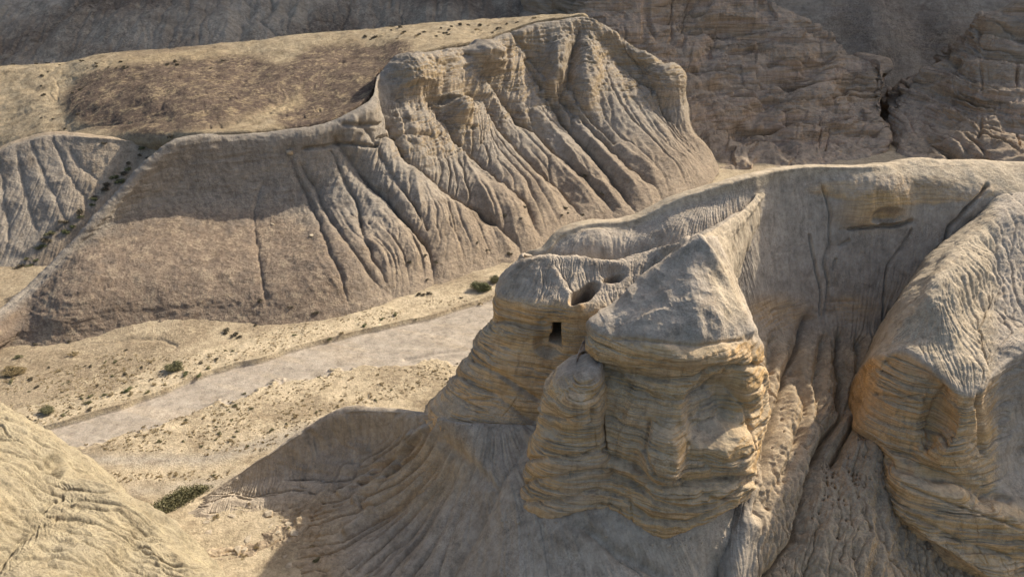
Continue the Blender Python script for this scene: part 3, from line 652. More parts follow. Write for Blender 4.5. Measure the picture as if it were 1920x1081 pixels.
h = .35 * fbm(Mb.P, 5, 3, seed=3) * sm(0, 2, Mb.r) + .3 * ridged(Mb.P, 4, 3, .6, seed=90) * sm(0, 2, Mb.r) + cm * (.32 * fbm(Mb.P * np.array([1, 1, .45]), 3.2, 4, .6, seed=4) - .1)
# lobes, the hollow on the right of the face and the rounded boss inside it
h += 1.1 * sm(0, .6, Mb.blob(1245, 850, 50, 75)) - 1.3 * sm(0, .5, Mb.blob(1335, 770, 60, 75, 15)) + .9 * sm(0, .6, Mb.blob(1370, 840, 55, 60)) + .6 * sm(0, .6, Mb.blob(1405, 720, 30, 50)) - .4 * sm(0, .5, Mb.blob(1150, 740, 40, 60))
Mb.disp(h)
Mb.disp(cm * strata(Mb, .5, 27, .7))
# undercut grooves that follow the foot, and joints
gr = [[(985, 905), (1060, 890), (1130, 880), (1180, 900), (1230, 940), (1290, 955), (1350, 940), (1400, 900)],
      [(990, 860), (1080, 855), (1130, 850), (1190, 870), (1225, 905), (1260, 915), (1340, 895), (1410, 895)],
      [(985, 940), (1050, 938), (1120, 915), (1170, 935), (1220, 975), (1290, 985), (1370, 940)]]
Mb.disp(crack(Mb, gr, 5, .45, cm) + .3 * np.exp(-(Mb.dist([[(x, y - 17) for x, y in gr[0]], [(x, y + 17) for x, y in gr[1]]], 30) / 6) ** 2) * cm)
Mb.disp(crack(Mb, [[(1122, 700), (1125, 765), (1131, 800), (1137, 840)]], 2.6, .7) + crack(Mb, [[(1108, 690), (1160, 705), (1240, 712), (1300, 706), (1345, 690), (1440, 682)]], 4, .55) + .22 * ridged(Mb.P, 2.5, 4, .6, seed=91) * (1 - cm)
        + .55 * np.exp(-(Mb.dist([[(1112, 612), (1180, 563), (1250, 503), (1308, 452)], [(1312, 450), (1345, 505), (1372, 560), (1402, 622)]], 30, 2.0) / 8) ** 2) * (1 - cm)
        + crack(Mb, [[(1150, 634), (1230, 643), (1310, 648), (1390, 636)]], 3, .2)
        + crack(Mb, [[(1218, 790), (1215, 840), (1235, 885), (1290, 905)], [(1290, 905), (1370, 898), (1405, 888)], [(1290, 745), (1330, 735), (1360, 700)], [(1375, 730), (1405, 770), (1408, 850)]], 4, .45))
Mb.disp((.04 + .05 * cm) * fbm(Mb.P, .8, 4, .6, seed=29))
Mb.mask[..., 0] = np.clip(cm * 1.2, 0, 1) * (1 - .6 * sm(0, .4, Mb.blob(1320, 780, 60, 70)))
Mb.mask[..., 2] = np.clip(1 - 1.1 * cm + .6 * sm(0, .4, Mb.blob(1320, 780, 60, 70)), 0, 1) * (1 - .6 * sm(0, .6, Mb.blob(1360, 540, 40, 90, -15)))
Mb.build('promontory', M_spur, 'tall orange promontory with a grey pointed top and wavy layered foot in the middle', 'promontory')

# saddle ridge that joins the promontory to the main crest
ridge_pts = [(1312, 447, 60.2), (1324, 440, 62), (1338, 431, 64.5), (1362, 417, 68.2), (1392, 398, 72.3), (1414, 372, 75.8), (1434, 347, 79.4), (1442, 338, 81)]
left_ = [(1294, 466, 60), (1302, 458, 61.6), (1318, 452, 63.6), (1340, 440, 67), (1366, 424, 71), (1398, 392, 75), (1420, 362, 79), (1434, 345, 81)]
rt1 = [(1334, 460, 60), (1342, 454, 61.8), (1352, 446, 64.2), (1372, 430, 68), (1399, 406, 72.2), (1421, 380, 75.7), (1441, 354, 79.2), (1450, 342, 81)]
rt2 = [(1358, 500, 60), (1362, 490, 61.8), (1367, 472, 64.4), (1379, 448, 68.4), (1402, 415, 72.6), (1424, 386, 76.2), (1443, 358, 79.8), (1452, 345, 81.8)]
Sp = Patch([list(x) for x in zip(left_, ridge_pts, rt1, rt2)][::-1], back=[(1, 3, -4)], left=[(-.5, .6, -3)], right=[(.9, .8, -2.0), (1.9, 2.2, -6.5), (2.6, 4, -14)], step=0.8)
Sp.erode(.06, 6000, 90, 2, 62)
Sp.disp(.35 * fbm(Sp.P, 5, 3, seed=61) + .16 * fbm(Sp.P, 1.3, 4, .65, seed=62) + .12 * ridged(Sp.P, .9, 3, seed=63))
Sp.mask[..., 2] = .45
Sp.build('saddle_ridge', M_spur, 'short lit saddle ridge joining the pointed promontory to the long near ridge', 'ridge')

# left lobe of the promontory
cols = [
 [(1080, 690, 54.4), (1048, 702, 54), (1028, 725, 53.5), (1014, 765, 53), (1000, 815, 52.4), (990, 860, 51.9), (982, 900, 51.4), (978, 930, 50.9), (984, 962, 50)],
 [(1092, 688, 53.9), (1068, 706, 52.9), (1052, 735, 52), (1042, 775, 51.5), (1034, 820, 51), (1028, 862, 50.3), (1022, 900, 49.9), (1018, 935, 49.5), (1022, 977, 48.8)],
 [(1102, 687, 53.3), (1092, 710, 51.8), (1085, 740, 51), (1080, 780, 50.7), (1078, 825, 50.3), (1075, 862, 49.6), (1070, 900, 49.3), (1068, 930, 49), (1066, 966, 48.6)],
 [(1112, 688, 53), (1114, 712, 51.7), (1114, 742, 51), (1116, 785, 50.7), (1122, 825, 50.5), (1125, 856, 49.9), (1125, 890, 49.6), (1122, 918, 49.4), (1118, 948, 49)],
 [(1122, 690, 53), (1126, 715, 52.4), (1128, 745, 52), (1131, 790, 51.7), (1138, 835, 51.3), (1150, 860, 50.8), (1160, 895, 50.3), (1165, 925, 50), (1165, 965, 49.6)],
]
rows = [list(r) for r in zip(*cols)]
Lb = Patch(rows, back=[(.2, 1.2, -.2), (.9, 4, -.9), (1.5, 6, -3)], front=[(0, 1.6, -.8), (0, 2.2, -6)], left=[(.1, 1.3, -.2), (.9, 4, -.8), (2.5, 6, -2)], right=[(.5, 1.5, 0)], step=0.6)
Lb.disp(.25 * fbm(Lb.P, 2.6, 4, .6, seed=3) + .5 * sm(0, .6, Lb.blob(1075, 760, 40, 35)) - .3 * sm(0, .6, Lb.blob(1020, 800, 40, 25)))
Lb.disp(strata(Lb, .45, 27, .7) * sm(.4, 1.5, Lb.r))
gr2 = [[(970, 905), (1060, 890), (1130, 880)], [(975, 860), (1080, 855), (1135, 842)], [(970, 940), (1050, 938), (1120, 915)], [(1010, 775), (1060, 785), (1110, 770)]]
Lb.disp(crack(Lb, gr2, 4.5, .4) + .05 * fbm(Lb.P, .7, 4, .6, seed=31))
Lb.mask[..., 0] = np.clip(sm(.2, 2.0, Lb.r) * 1.2, 0, 1); Lb.mask[..., 2] = 1 - .8 * sm(.4, 2.2, Lb.r)
Lb.build('rock_buttress', M_spur, 'lower rounded orange buttress leaning on the left side of the pointed promontory', 'buttress')

# ------------------------------------------------------------------ right bluff
rows = [
 [(1862, 354, 83.6), (1890, 352, 83.6), (1920, 352, 83.6), (1950, 354, 83.6), (1980, 357, 83.6), (2010, 362, 83.4), (2060, 367, 83), (2120, 372, 83), (2180, 377, 83)],
 [(1778, 464, 73.2), (1803, 456, 72.4), (1832, 456, 72.4), (1862, 460, 73), (1892, 466, 73.4), (1932, 470, 74), (1982, 476, 74), (2040, 486, 74), (2100, 496, 74)],
 [(1708, 568, 64.4), (1735, 556, 63.6), (1765, 556, 63.6), (1795, 563, 64), (1830, 573, 66), (1870, 578, 65.8), (1920, 583, 65.8), (1980, 590, 66), (2050, 600, 66)],
 [(1668, 646, 61.6), (1700, 636, 61.2), (1742, 650, 59.8), (1775, 672, 58.6), (1808, 690, 57.8), (1845, 692, 57.8), (1875, 668, 59.4), (1930, 645, 61), (2012, 630, 62)],
 [(1655, 667, 60.4), (1690, 657, 59.7), (1735, 682, 58), (1768, 712, 56.6), (1800, 733, 55.7), (1838, 737, 55.6), (1866, 704, 57.6), (1926, 664, 60.2), (2010, 642, 61)],
 [(1645, 700, 60), (1688, 695, 58.7), (1737, 718, 57.2), (1768, 745, 56.4), (1798, 760, 55.2), (1838, 762, 55.2), (1872, 740, 58), (1928, 710, 60.3), (2010, 700, 61)],
 [(1632, 755, 59.5), (1678, 760, 57.7), (1728, 782, 56.6), (1762, 800, 56.4), (1792, 812, 54.4), (1832, 808, 54.8), (1875, 795, 57.6), (1935, 790, 59.3), (2015, 790, 60)],
 [(1617, 808, 59), (1655, 830, 57), (1702, 842, 56), (1722, 845, 55.2), (1762, 872, 53.4), (1820, 846, 54.3), (1880, 850, 56), (1940, 865, 57), (2020, 870, 57)],
 [(1655, 852, 57), (1676, 858, 56), (1708, 866, 55.5), (1735, 878, 54.8), (1785, 897, 53.8), (1840, 912, 53.3), (1900, 932, 53), (1960, 948, 53), (2030, 960, 53)],
 [(1652, 885, 55.6), (1676, 888, 54.2), (1710, 900, 53.2), (1748, 915, 52.4), (1797, 935, 51.5), (1848, 952, 50.9), (1905, 970, 50.5), (1965, 985, 50.3), (2035, 1000, 50)],
 [(1656, 920, 54.4), (1682, 935, 52.8), (1720, 955, 51.6), (1765, 978, 50.6), (1815, 1003, 49.7), (1865, 1027, 49), (1920, 1050, 48.4), (1980, 1070, 48), (2050, 1090, 47.6)],
 [(1668, 955, 52.8), (1702, 990, 51), (1748, 1022, 49.6), (1795, 1052, 48.5), (1842, 1082, 47.5), (1892, 1112, 46.7), (1950, 1142, 46.1), (2010, 1162, 45.8), (2080, 1182, 45.4)],
]
Rb = Patch(rows, back=[(0, 4, -.5)], front=[(-.3, 1.5, -1), (0, 3, -7)], left=[(-.2, 1.2, -.8), (.6, 4, -3.5), (2, 8, -9)], right=[(10, 0, 0)], step=0.8)
tc = sm(3.7, 4.6, Rb.r); up = 1 - sm(3.3, 4.2, Rb.r)
lowb = sm(7.8, 8.6, Rb.r)
Rb.disp(-.35 * tc + up * (.45 * fbm(Rb.P, 5, 3, seed=3) + .14 * ridged(Rb.P, 2.2, 3, seed=5)) + tc * (.5 * fbm(Rb.P * np.array([1, 1, .5]), 3, 3, seed=6)))
Rb.disp(tc * strata(Rb, .5, 33, .9) - .5 * sm(0, 1, Rb.blob(1745, 790, 26, 80, 15)))
Rb.disp(crack(Rb, [[(1768, 715), (1762, 770), (1745, 820), (1725, 850)], [(1660, 860), (1720, 880), (1790, 900), (1900, 935)], [(1840, 740), (1845, 790), (1850, 850)]], 5, .6)
        + crack(Rb, [[(1640, 740), (1690, 750), (1740, 745)], [(1700, 960), (1800, 1010), (1900, 1045)], [(1690, 905), (1800, 950), (1920, 990)]], 3.5, .35))
Rb.erode(.03, 20000, 200, 2, 44, up)
Rb.disp(.06 * fbm(Rb.P, .9, 4, .6, seed=37) + up * .10 * ridged(Rb.P, .8, 4, .65, seed=38))
Rb.mask[..., 0] = np.clip(tc * 1.2, 0, 1) * (1 - .9 * sm(1850, 1890, Rb.px) * (1 - lowb))
Rb.mask[..., 2] = np.clip(.35 * up + (1 - up) * (1 - tc) + .8 * sm(1850, 1890, Rb.px) * (1 - lowb), 0, 1)
Rb.build('right_bluff', M_spur, 'sunlit spur at the right edge ending in two small orange towers above a thick rock band', 'bluff').name = 'spur'

# ------------------------------------------------------------------ foreground slope, lower left
rows = [
 [(-120, 715, 54), (-60, 740, 52.5), (0, 763, 51), (50, 795, 49.5), (92, 828, 48.3), (106, 862, 47), (125, 888, 46), (175, 906, 45), (245, 943, 43.5), (287, 1000, 42), (335, 1048, 40.5), (400, 1092, 39), (470, 1150, 37.5)],
 [(-150, 740, 52.5), (-90, 770, 51), (-30, 795, 49.5), (20, 830, 48), (60, 862, 46.8), (80, 892, 45.6), (100, 915, 44.8), (148, 940, 43.6), (212, 980, 42.2), (255, 1030, 40.9), (300, 1080, 39.4), (365, 1125, 37.9), (430, 1185, 36.4)],
 [(-230, 850, 49), (-160, 870, 47.3), (-110, 900, 45.6), (-70, 940, 44), (-30, 970, 43), (-5, 1000, 42), (20, 1020, 41.2), (70, 1050, 40), (130, 1090, 38.6), (170, 1140, 37.3), (210, 1190, 36), (270, 1235, 34.8), (340, 1290, 33.5)],
 [(-400, 1000, 45), (-350, 1030, 43.5), (-300, 1060, 42), (-260, 1100, 40.5), (-220, 1130, 39.5), (-190, 1160, 38.5), (-160, 1180, 37.6), (-110, 1210, 36.4), (-50, 1250, 35), (0, 1300, 33.7), (50, 1350, 32.4), (110, 1400, 31), (180, 1450, 30)],
]
z0 = [at(*q)[2] for q in rows[0]]
rows = [rows[0]] + [[(q[0], q[1], z + dz) for q, z in zip(rw, z0)] for rw, dz in zip(rows[1:], (.7, 3.0, 7.0))]
Lf = Patch(rows, back=[(.5, .4, -.8), (2, 1.5, -4), (4, 3, -12), (5, 5, -26)], right=[(2, -6, -4)], left=[(-8, 4, 0)], step=0.75)
R_ = Lf.P @ np.array([[.8, -.6, 0], [.6, .8, 0], [0, 0, 1]])
Lf.disp(.5 * fbm(Lf.P, 5, 3, seed=2) + .35 * ridged(Lf.P, 2.5, 3, seed=4, st_=(.5, 1.2, 1)) - 1.0 * sm(0, .7, Lf.blob(100, 875, 26, 30)))
Ul = np.stack([Lf.u * .28 + .5 * fbm(Lf.P, 4, 2, seed=3), Lf.v + .5 * fbm(Lf.P, 3, 3, seed=9), 0 * Lf.u], -1)
Lf.erode(.045, 20000, 200, 2, 61)
Lf.disp(.34 * ridged(Ul, 1.7, 4, .6, seed=6) + .16 * fbm(Ul, .6, 4, .65, seed=7))
Lf.mask[..., 2] = .35 + .5 * fbm(Lf.P, 2.5, 3, seed=8); Lf.mask[..., 1] = .1
Lf.build('foreground_slope', M_fore, 'sunlit rough pale rock slope filling the lower left corner', 'slope')

# ------------------------------------------------------------------ shrubs and stones
PATCHES = [('g', G), ('h', H), ('t', T), ('k', K), ('f', Fn)]
def surf(px, py, key):
    p = dict(PATCHES)[key]
    x, y = proj(p.P)
    i = np.argmin((x - px) ** 2 + (y - py) ** 2 + 0 * x)
    return p.P.reshape(-1, 3)[i]
_cache = {}
def surf(px, py, key):
    if key not in _cache:
        p = dict(PATCHES)[key]; _cache[key] = (proj(p.P), p.P.reshape(-1, 3))
    (x, y), V = _cache[key]
    return V[np.argmin((x - px) ** 2 + (y - py) ** 2)]

def leaf_mat(name, a, b):
    m = bpy.data.materials.new(name); m.use_nodes = True
    nt = m.node_tree; bs = nt.nodes['Principled BSDF']; bs.inputs['Roughness'].default_value = .85
    n = nt.nodes.new('ShaderNodeTexNoise'); n.inputs['Scale'].default_value = 3.5; n.inputs['Detail'].default_value = 4
    g = nt.nodes.new('ShaderNodeNewGeometry'); nt.links.new(g.outputs['Position'], n.inputs['Vector'])
    r = nt.nodes.new('ShaderNodeValToRGB'); r.color_ramp.elements[0].position = .35; r.color_ramp.elements[1].position = .65
    r.color_ramp.elements[0].color = (*a, 1); r.color_ramp.elements[1].color = (*b, 1)
    nt.links.new(n.outputs[0], r.inputs[0]); nt.links.new(r.outputs[0], bs.inputs['Base Color'])
    return m
LM = {'green': leaf_mat('green_leaves', (0.07, 0.085, 0.035), (0.17, 0.17, 0.075)),
      'olive': leaf_mat('olive_leaves', (0.10, 0.10, 0.05), (0.22, 0.20, 0.10)),
      'dry': leaf_mat('dry_leaves', (0.16, 0.12, 0.06), (0.34, 0.26, 0.13)),
      'dark': leaf_mat('dark_leaves', (0.06, 0.05, 0.035), (0.14, 0.115, 0.07)),
      'wood': leaf_mat('bark', (0.10, 0.08, 0.06), (0.18, 0.15, 0.11))}

def foliage_mesh(seed, n, sx=1, sy=1, sz=.6, leaf=.07, lumps=7):
    """hemispherical bush of small leaf blades gathered in uneven clumps; unit radius"""
    r = random.Random(seed); vs_, fs = [], []
    cs = []
    for _ in range(lumps):
        a = r.uniform(0, 6.28); q = r.uniform(.15, .68)
        cs.append((q * math.cos(a), q * math.sin(a), r.uniform(.18, .62), r.uniform(.28, .45)))
    for _ in range(n):
        c = r.choice(cs)
        d = Vector((r.gauss(0, 1), r.gauss(0, 1), r.gauss(0, 1))).normalized() * c[3] * (r.random() ** .45)
        p = Vector(((c[0] + d.x) * sx, (c[1] + d.y) * sy, max(.01, (c[2] + d.z)) * sz))
        t = Vector((r.gauss(0, 1), r.gauss(0, 1), r.gauss(.6, 1))).normalized()
        w = t.cross(Vector((r.gauss(0, 1), r.gauss(0, 1), r.gauss(0, 1)))).normalized()
        l = leaf * r.uniform(.6, 1.5); i = len(vs_)
        vs_ += [p - w * l * .35, p + t * l + w * .0, p + w * l * .35, p - t * l * .6]
        fs.append((i, i + 3, i + 2, i + 1))
    me = bpy.data.meshes.new('foliage'); me.from_pydata([tuple(v) for v in vs_], [], fs); return me

def stem_mesh(seed, n=9, sx=1, sy=1, sz=.6):
    r = random.Random(seed); vs_, fs = [], []
    for k in range(n):
        a = r.uniform(0, 6.28); q = r.uniform(.3, .7)
        p0 = Vector((.06 * math.cos(a), .06 * math.sin(a), -.05)); p1 = Vector((q * .45 * math.cos(a) * sx, q * .45 * math.sin(a) * sy, .3 * sz)); p2 = Vector((q * math.cos(a) * sx, q * math.sin(a) * sy, r.uniform(.5, .85) * sz))
        i = len(vs_)
        for p, w in ((p0, .035), (p1, .022), (p2, .006)):
            for j in range(5):
                b = 6.283 * j / 5; vs_.append(p + Vector((w * math.cos(b), w * math.sin(b), 0)))
        for s in (0, 5):
            for j in range(5):
                fs.append((i + s + j, i + s + (j + 1) % 5, i + s + 5 + (j + 1) % 5, i + s + 5 + j))
    me = bpy.data.meshes.new('stems'); me.from_pydata([tuple(v) for v in vs_], [], fs); return me

def big_shrub(px, py, key, r, mat, label, seed, sx=1, sy=1, sz=.65, rot=0, n=5200, leaf=.05, lumps=12):
    e = bpy.data.objects.new('shrub', None); C.objects.link(e)
    e.location = surf(px, py, key); e.scale = (r, r, r); e.rotation_euler = (0, 0, rot)
    e['label'] = label; e['category'] = 'shrub'; e['group'] = 'large green shrubs on the valley floor'
    for nm, me, m in (('foliage', foliage_mesh(seed, n, sx, sy, sz, leaf, lumps), LM[mat]), ('stem', stem_mesh(seed, 10, sx, sy, sz), LM['wood'])):
        me.materials.append(m); o = bpy.data.objects.new(nm, me); C.objects.link(o); o.parent = e
    return e
big_shrub(325, 692, 'g', 1.9, 'olive', 'grey-green round shrub alone on pale sand above the bend of the riverbed bank', 1, 1, .8, .62)
big_shrub(902, 542, 'g', 2.3, 'green', 'large dark green bush at the hill foot beside the cave bluff', 2, 1, .8, .8)
big_shrub(930, 527, 'g', 1.5, 'olive', 'smaller yellow-green bush touching the right side of a large dark green one', 3, 1, .9, .9)
big_shrub(88, 772, 'g', 1.5, 'olive', 'low olive shrub near the left end of the riverbed above the foreground slope', 4, 1, .8, .6)
big_shrub(334, 946, 'f', 4.6, 'olive', 'long narrow olive-green thicket lying along the side channel in the lower left', 5, 1.0, .30, .42, rot=.75, n=12000, leaf=.03, lumps=26)
big_shrub(25, 698, 'g', 1.9, 'dry', 'reddish brown dry thicket at the left edge of the valley floor', 6, 1.2, .8, .4)

def clump(name, mesh, px, py, key, r, label, group, squash=1.0, cat='shrub'):
    o = bpy.data.objects.new(name, mesh); C.objects.link(o)
    o.location = Vector(surf(px, py, key)) - Vector((0, 0, .03 * r)); o.scale = (r, r, r * squash)
    o.rotation_euler = (0, 0, random.uniform(0, 6.28))
    o['label'] = label; o['category'] = cat; o['group'] = group
    return o
proto = {}
for m, leaf in (('green', .12), ('dry', .11), ('dark', .13), ('olive', .12)):
    proto[m] = []
    for s in range(3):
        me = foliage_mesh(50 + s + 7 * len(m), 420, 1, 1, .75, leaf, 5); me.materials.append(LM[m]); proto[m].append(me)

# bushes seen one by one: (x, y, ground, radius, kind)
ORD = 'first second third fourth fifth sixth seventh eighth ninth tenth eleventh twelfth thirteenth fourteenth fifteenth sixteenth seventeenth eighteenth nineteenth twentieth'.split() + ['twenty-' + w for w in 'first second third fourth'.split()]
LOOK = {'dry': 'straw-coloured', 'olive': 'grey-green', 'dark': 'dark', 'green': 'green'}
def scatter(lst, label, group, ordered=False):
    """ordered: few enough to count along the row, so each label says which one it is"""
    lst = sorted(lst)
    for i, (x, y, k, r, m) in enumerate(lst):
        o = clump('shrub', random.choice(proto[m]), x, y, k, r, label, group, random.uniform(.7, 1.0))
        if ordered:
            n = len(lst); a, side = (i, 'left') if i < (n + 1) // 2 else (n - 1 - i, 'right')
            o['label'] = LOOK[m] + ' bush, ' + (side + 'most' if a == 0 else ORD[a] + ' from the ' + side) + ' of those ' + group.split(' ', 1)[1]
        else: o['label'] = LOOK[m] + ' ' + label
scatter([(373, 703, 'g', .75, 'green'), (350, 702, 'g', .8, 'green'), (240, 730, 'g', .9, 'green'), (232, 734, 'g', .5, 'olive'), (682, 610, 'g', .75, 'green'), (620, 635, 'g', .7, 'green'), (592, 588, 'h', .9, 'dark'),
         (793, 553, 'g', .7, 'dark'), (865, 558, 'g', .5, 'dark'), (716, 598, 'g', .6, 'green'), (740, 590, 'g', .8, 'olive'), (195, 740, 'g', .6, 'olive'), (170, 742, 'g', .6, 'olive'), (165, 756, 'g', .7, 'olive'), (640, 625, 'g', .6, 'dry'), (900, 570, 'g', .7, 'dry'), (780, 600, 'g', .45, 'green'), (552, 628, 'g', .5, 'green')],
        'small bush on the pale sand along the far bank of the riverbed', 'bushes along the far bank of the riverbed', True)
scatter([(137, 665, 'g', 1.0, 'dry'), (35, 668, 'g', .9, 'olive'), (440, 628, 'g', .9, 'dark'), (425, 622, 'g', 1.0, 'dark'), (450, 632, 'g', .7, 'dark'), (545, 575, 'h', .6, 'dark'), (487, 565, 'h', .7, 'dark'), (132, 640, 'g', .7, 'dark'), (68, 645, 'g', .6, 'dark'), (480, 610, 'g', .5, 'dark'), (820, 492, 'h', .8, 'dark'), (796, 480, 'h', .7, 'dark'), (766, 492, 'h', .9, 'dark'), (800, 525, 'h', .7, 'dark'), (805, 550, 'g', .8, 'dark'), (786, 552, 'g', .8, 'dark')],
        'dark bush where the gullied hill meets the valley floor', 'bushes at the foot of the gullied hill', True)
scatter([(944, 407, 'h', 1.1, 'dark'), (1060, 390, 'h', .9, 'dark'), (983, 388, 'h', .8, 'dark'), (1053, 404, 'h', .6, 'dark'), (978, 410, 'h', .5, 'dark'), (1092, 402, 'h', .6, 'dark'), (1034, 448, 'h', .9, 'dark'), (955, 476, 'h', .8, 'dark'), (913, 470, 'h', .7, 'dark'), (895, 455, 'h', .6, 'dark'), (1096, 330, 'h', 1.0, 'dark'), (1065, 400, 'h', .5, 'dark'), (1130, 365, 'h', .9, 'dark')],
        'dark bush on the lit gravel slopes between the gullies', 'bushes on the slopes of the gullied hill', True)
r = random.Random(5)
lst = []
for k in range(34):
    t = (k + r.random()) / 34
    x = 310 - 300 * t + r.uniform(-14, 10); y = 262 + 300 * t + r.uniform(-14, 6)
    lst.append((x - 18 * t, y - 4, 'k', r.uniform(.7, 1.5), r.choice(['dark', 'green', 'olive'])))
scatter(lst, 'bush in the side valley running down between the knoll and the gullied hill', 'bushes in the side valley', True)
lst = [(320, 258, 't', 1.1, 'dark'), (275, 270, 'k', 1.0, 'dark'), (195, 269, 'k', .8, 'dark'), (242, 307, 'k', .8, 'dark')]
scatter(lst, 'dark bush on the saddle between the knoll and the plateau', 'bushes on the saddle', True)
lst = []
while len(lst) < 46:
    x, y = r.uniform(620, 1080), 0
    y = 60 - (x - 620) * .065 + r.uniform(-2, 22)
    lst.append((x, y, 't', r.uniform(.5, 1.1), r.choice(['dark', 'dark', 'dry'])))
scatter(lst, 'small dark bush on the yellow back edge of the plateau', 'bushes on the plateau back edge', True)
lst = []
while len(lst) < 40:
    x, y = r.uniform(0, 420), r.uniform(110, 250)
    if abs(x - 110) < 45 or y < 130: lst.append((x, y, 't', r.uniform(.5, 1.0), 'dark'))
scatter(lst, 'small dark bush beside the brown stony patch on the left of the plateau', 'bushes on the plateau left end', True)
lst = []
while len(lst) < 28:
    x, y = r.uniform(300, 600), r.uniform(935, 1078)
    if x < 285 + (y - 960) * .9 or y < 900 + (x - 400) * .35: continue
    lst.append((x, y, 'f', r.uniform(.25, .6), r.choice(['dry', 'dry', 'olive'])))
scatter(lst, 'small tuft among the rubble at the toe of the fan slope', 'dry tufts in the lower left rubble')
# low scrub on the valley floor
lst = []
while len(lst) < 90:
    x, y = r.uniform(110, 900), r.uniform(660, 900)
    s_edge = np.interp(x, [120, 300, 450, 620, 880], [838, 785, 735, 693, 672])
    fan = np.interp(x, [110, 400, 450, 560, 640, 700, 800], [900, 900, 880, 805, 762, 760, 730])
    if y < s_edge + 4 or y > fan - 3: continue
    if 838 < y < 885 and x < 520 and r.random() < .8: continue
    lst.append((x, y, 'g', r.uniform(.22, .5) * (1.15 if r.random() < .15 else 1), r.choice(['dry', 'dry', 'olive'])))
scatter(lst, 'small tuft on the sandy flat on the near side of the riverbed', 'dry tufts on the near side of the riverbed')
lst = []
while len(lst) < 55:
    x, y = r.uniform(0, 880), r.uniform(560, 790)
    n_edge = np.interp(x, [60, 200, 280, 400, 530, 620, 780, 900], [806, 765, 742, 693, 660, 633, 596, 562])
    if y > n_edge - 5 or y < max(655 - .0 * x, n_edge - 110) or (x > 480 and y < n_edge - 42): continue
    lst.append((x, y, 'g', r.uniform(.25, .6), r.choice(['dry', 'olive', 'dark'])))
scatter(lst, 'small tuft on the flat between the riverbed and the hill', 'tufts on the far side of the riverbed')

# countless tiny dry tufts between the countable bushes: one object
def ground_cover():
    q = np.random.default_rng(11); V = []; n = 0
    spots = []
    while len(spots) < 1500:
        x, y = q.uniform(0, 900), q.uniform(560, 905)
        ne = np.interp(x, [60, 200, 280, 400, 530, 620, 780, 900], [806, 765, 742, 693, 660, 633, 596, 562])
        se = np.interp(x, [120, 300, 450, 620, 880], [838, 785, 735, 693, 672])
        fan = np.interp(x, [110, 400, 450, 560, 640, 700, 800], [905, 900, 880, 805, 762, 760, 730])
        if not ((se + 6 < y < fan and not (845 < y < 882 and x < 540)) or (y < ne - 5 and y > max(ne - 100, 652 if x < 480 else ne - 45))): continue
        if vn(np.array([x / 55.]), np.array([y / 22.]), np.array([0.3]))[0] < -.25: continue
        spots.append((x, y))
    gp, gV = proj(G.P), G.P.reshape(-1, 3)
    gx, gy = gp; sel = (gx > -20) & (gx < 920) & (gy > 540) & (gy < 920)
    sx_, sy_, sv_ = gx[sel], gy[sel], G.P[sel]
    for (x, y) in spots:
        c = sv_[np.argmin((sx_ - x) ** 2 + (sy_ - y) ** 2)]
        R0 = q.uniform(.10, .26); m = 26
        d_ = q.normal(size=(m, 3)); d_ /= np.linalg.norm(d_, axis=1, keepdims=True); d_[:, 2] = abs(d_[:, 2]) * .7
        p0 = c + d_ * R0 * q.random((m, 1)) ** .5
        t = q.normal(size=(m, 3)); t[:, 2] += .5; t /= np.linalg.norm(t, axis=1, keepdims=True)
        w = np.cross(t, q.normal(size=(m, 3))); w /= np.linalg.norm(w, axis=1, keepdims=True)
        V.append(np.stack([p0 - t * .05, p0 + w * .03, p0 + t * .08, p0 - w * .03], 1).reshape(-1, 3))
    V = np.concatenate(V); f = np.arange(len(V)).reshape(-1, 4)
    me = bpy.data.meshes.new('dry_scrub'); me.from_pydata(V.tolist(), [], f.tolist()); me.materials.append(LM['dry'])
    o = bpy.data.objects.new('dry_scrub', me); C.objects.link(o)
    o['kind'] = 'stuff'; o['label'] = 'sparse dry scrub and grass speckling the pale sand beside the riverbed'; o['category'] = 'scrub'
ground_cover()

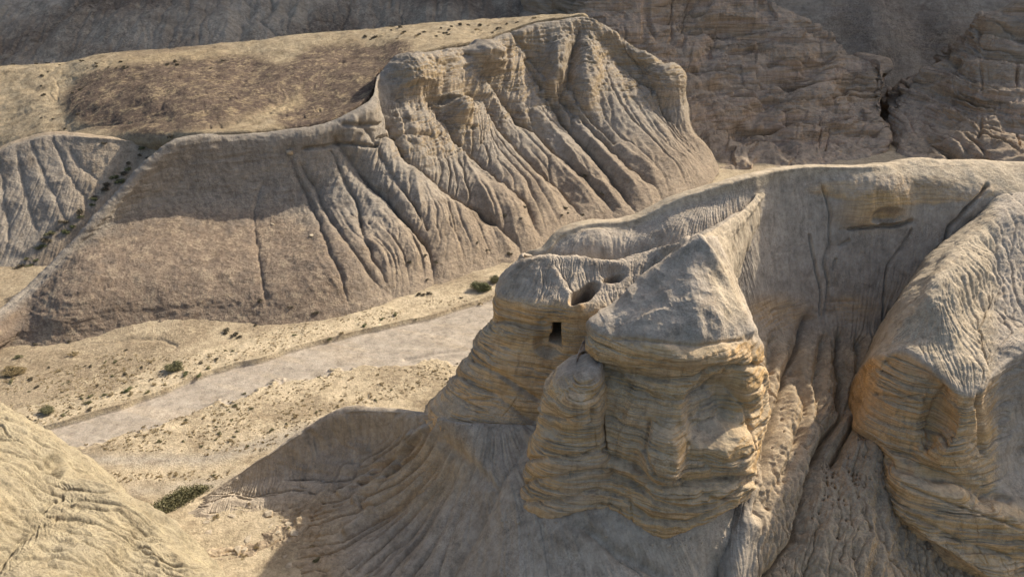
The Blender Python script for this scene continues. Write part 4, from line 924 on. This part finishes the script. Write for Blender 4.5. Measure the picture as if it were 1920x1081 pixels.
# stones
M_stone = rock_mat('stone', (0.42, 0.35, 0.25), (0.36, 0.33, 0.28), (0.42, 0.28, 0.13), (0.24, 0.19, 0.14), sc=2.5)
def stone_mesh(seed):
    r = np.random.default_rng(seed)
    n = 18
    th, ph = np.meshgrid(np.linspace(0, np.pi, n), np.linspace(0, 2 * np.pi, 2 * n), indexing='ij')
    D = np.stack([np.sin(th) * np.cos(ph), np.sin(th) * np.sin(ph), np.cos(th)], -1)
    rad = np.full(th.shape, 1.0)
    for k in range(11):                       # flat broken faces
        a = r.normal(size=3); a /= np.linalg.norm(a); q = r.uniform(.55, .85)
        c = D @ a; rad = np.where(c > .05, np.minimum(rad, q / np.maximum(c, .05)), rad)
    P = D * rad[..., None] * np.array([1, r.uniform(.7, .95), r.uniform(.55, .8)])
    P += .05 * fbm(P + seed, .6, 3)[..., None] * D
    V = P.reshape(-1, 3); m = 2 * n
    f = [(i * m + j, i * m + j + 1, (i + 1) * m + j + 1, (i + 1) * m + j) for i in range(n - 1) for j in range(m - 1)]
    me = bpy.data.meshes.new('stone'); me.from_pydata([tuple(v) for v in V], [], f)
    at_ = me.attributes.new('rock', 'FLOAT_COLOR', 'POINT')
    at_.data.foreach_set('color', np.tile([.4, .0, .4, 1], len(V)).astype(np.float32))
    me.materials.append(M_stone); return me
stones = [stone_mesh(s) for s in range(5)]
for (x, y, k, s, lb) in [(584, 441, 'h', .7, 'pale boulder alone on the brown lower slope of the gullied hill'), (511, 421, 'h', .5, 'dull boulder on the slope beside the leftmost thin gully'),
                         (650, 427, 'h', .4, 'small pale stone in the shaded gully of the hill'), (543, 285, 'h', .9, 'pointed rock on the shaded upper slope of the hill')]:
    o = clump('boulder', stones[int(x) % 5], x, y, k, s, lb, 'boulders on the gullied hill', 1.0, 'boulder')
for q in range(30):
    x, y = r.uniform(300, 560), r.uniform(960, 1078)
    if x < 290 + (y - 1000) * 1.2: continue
    clump('rock', stones[q % 5], x, y, 'f', r.uniform(.25, .8), 'loose rock in the rough gully between the foreground slope and the fan', 'loose rocks in the lower left gully', .8, 'rock')
for q in range(26):
    x = r.uniform(860, 1400); y = np.interp(x, [860, 980, 1100, 1240, 1400], [835, 985, 965, 1020, 965]) + abs(r.gauss(0, 22))
    clump('rock', stones[q % 5], x, y, 'f', r.choice([.12, .16, .2, .3]), 'small fallen rock on the grey slope at the foot of the bluffs', 'fallen rocks below the bluffs', .8, 'rock')
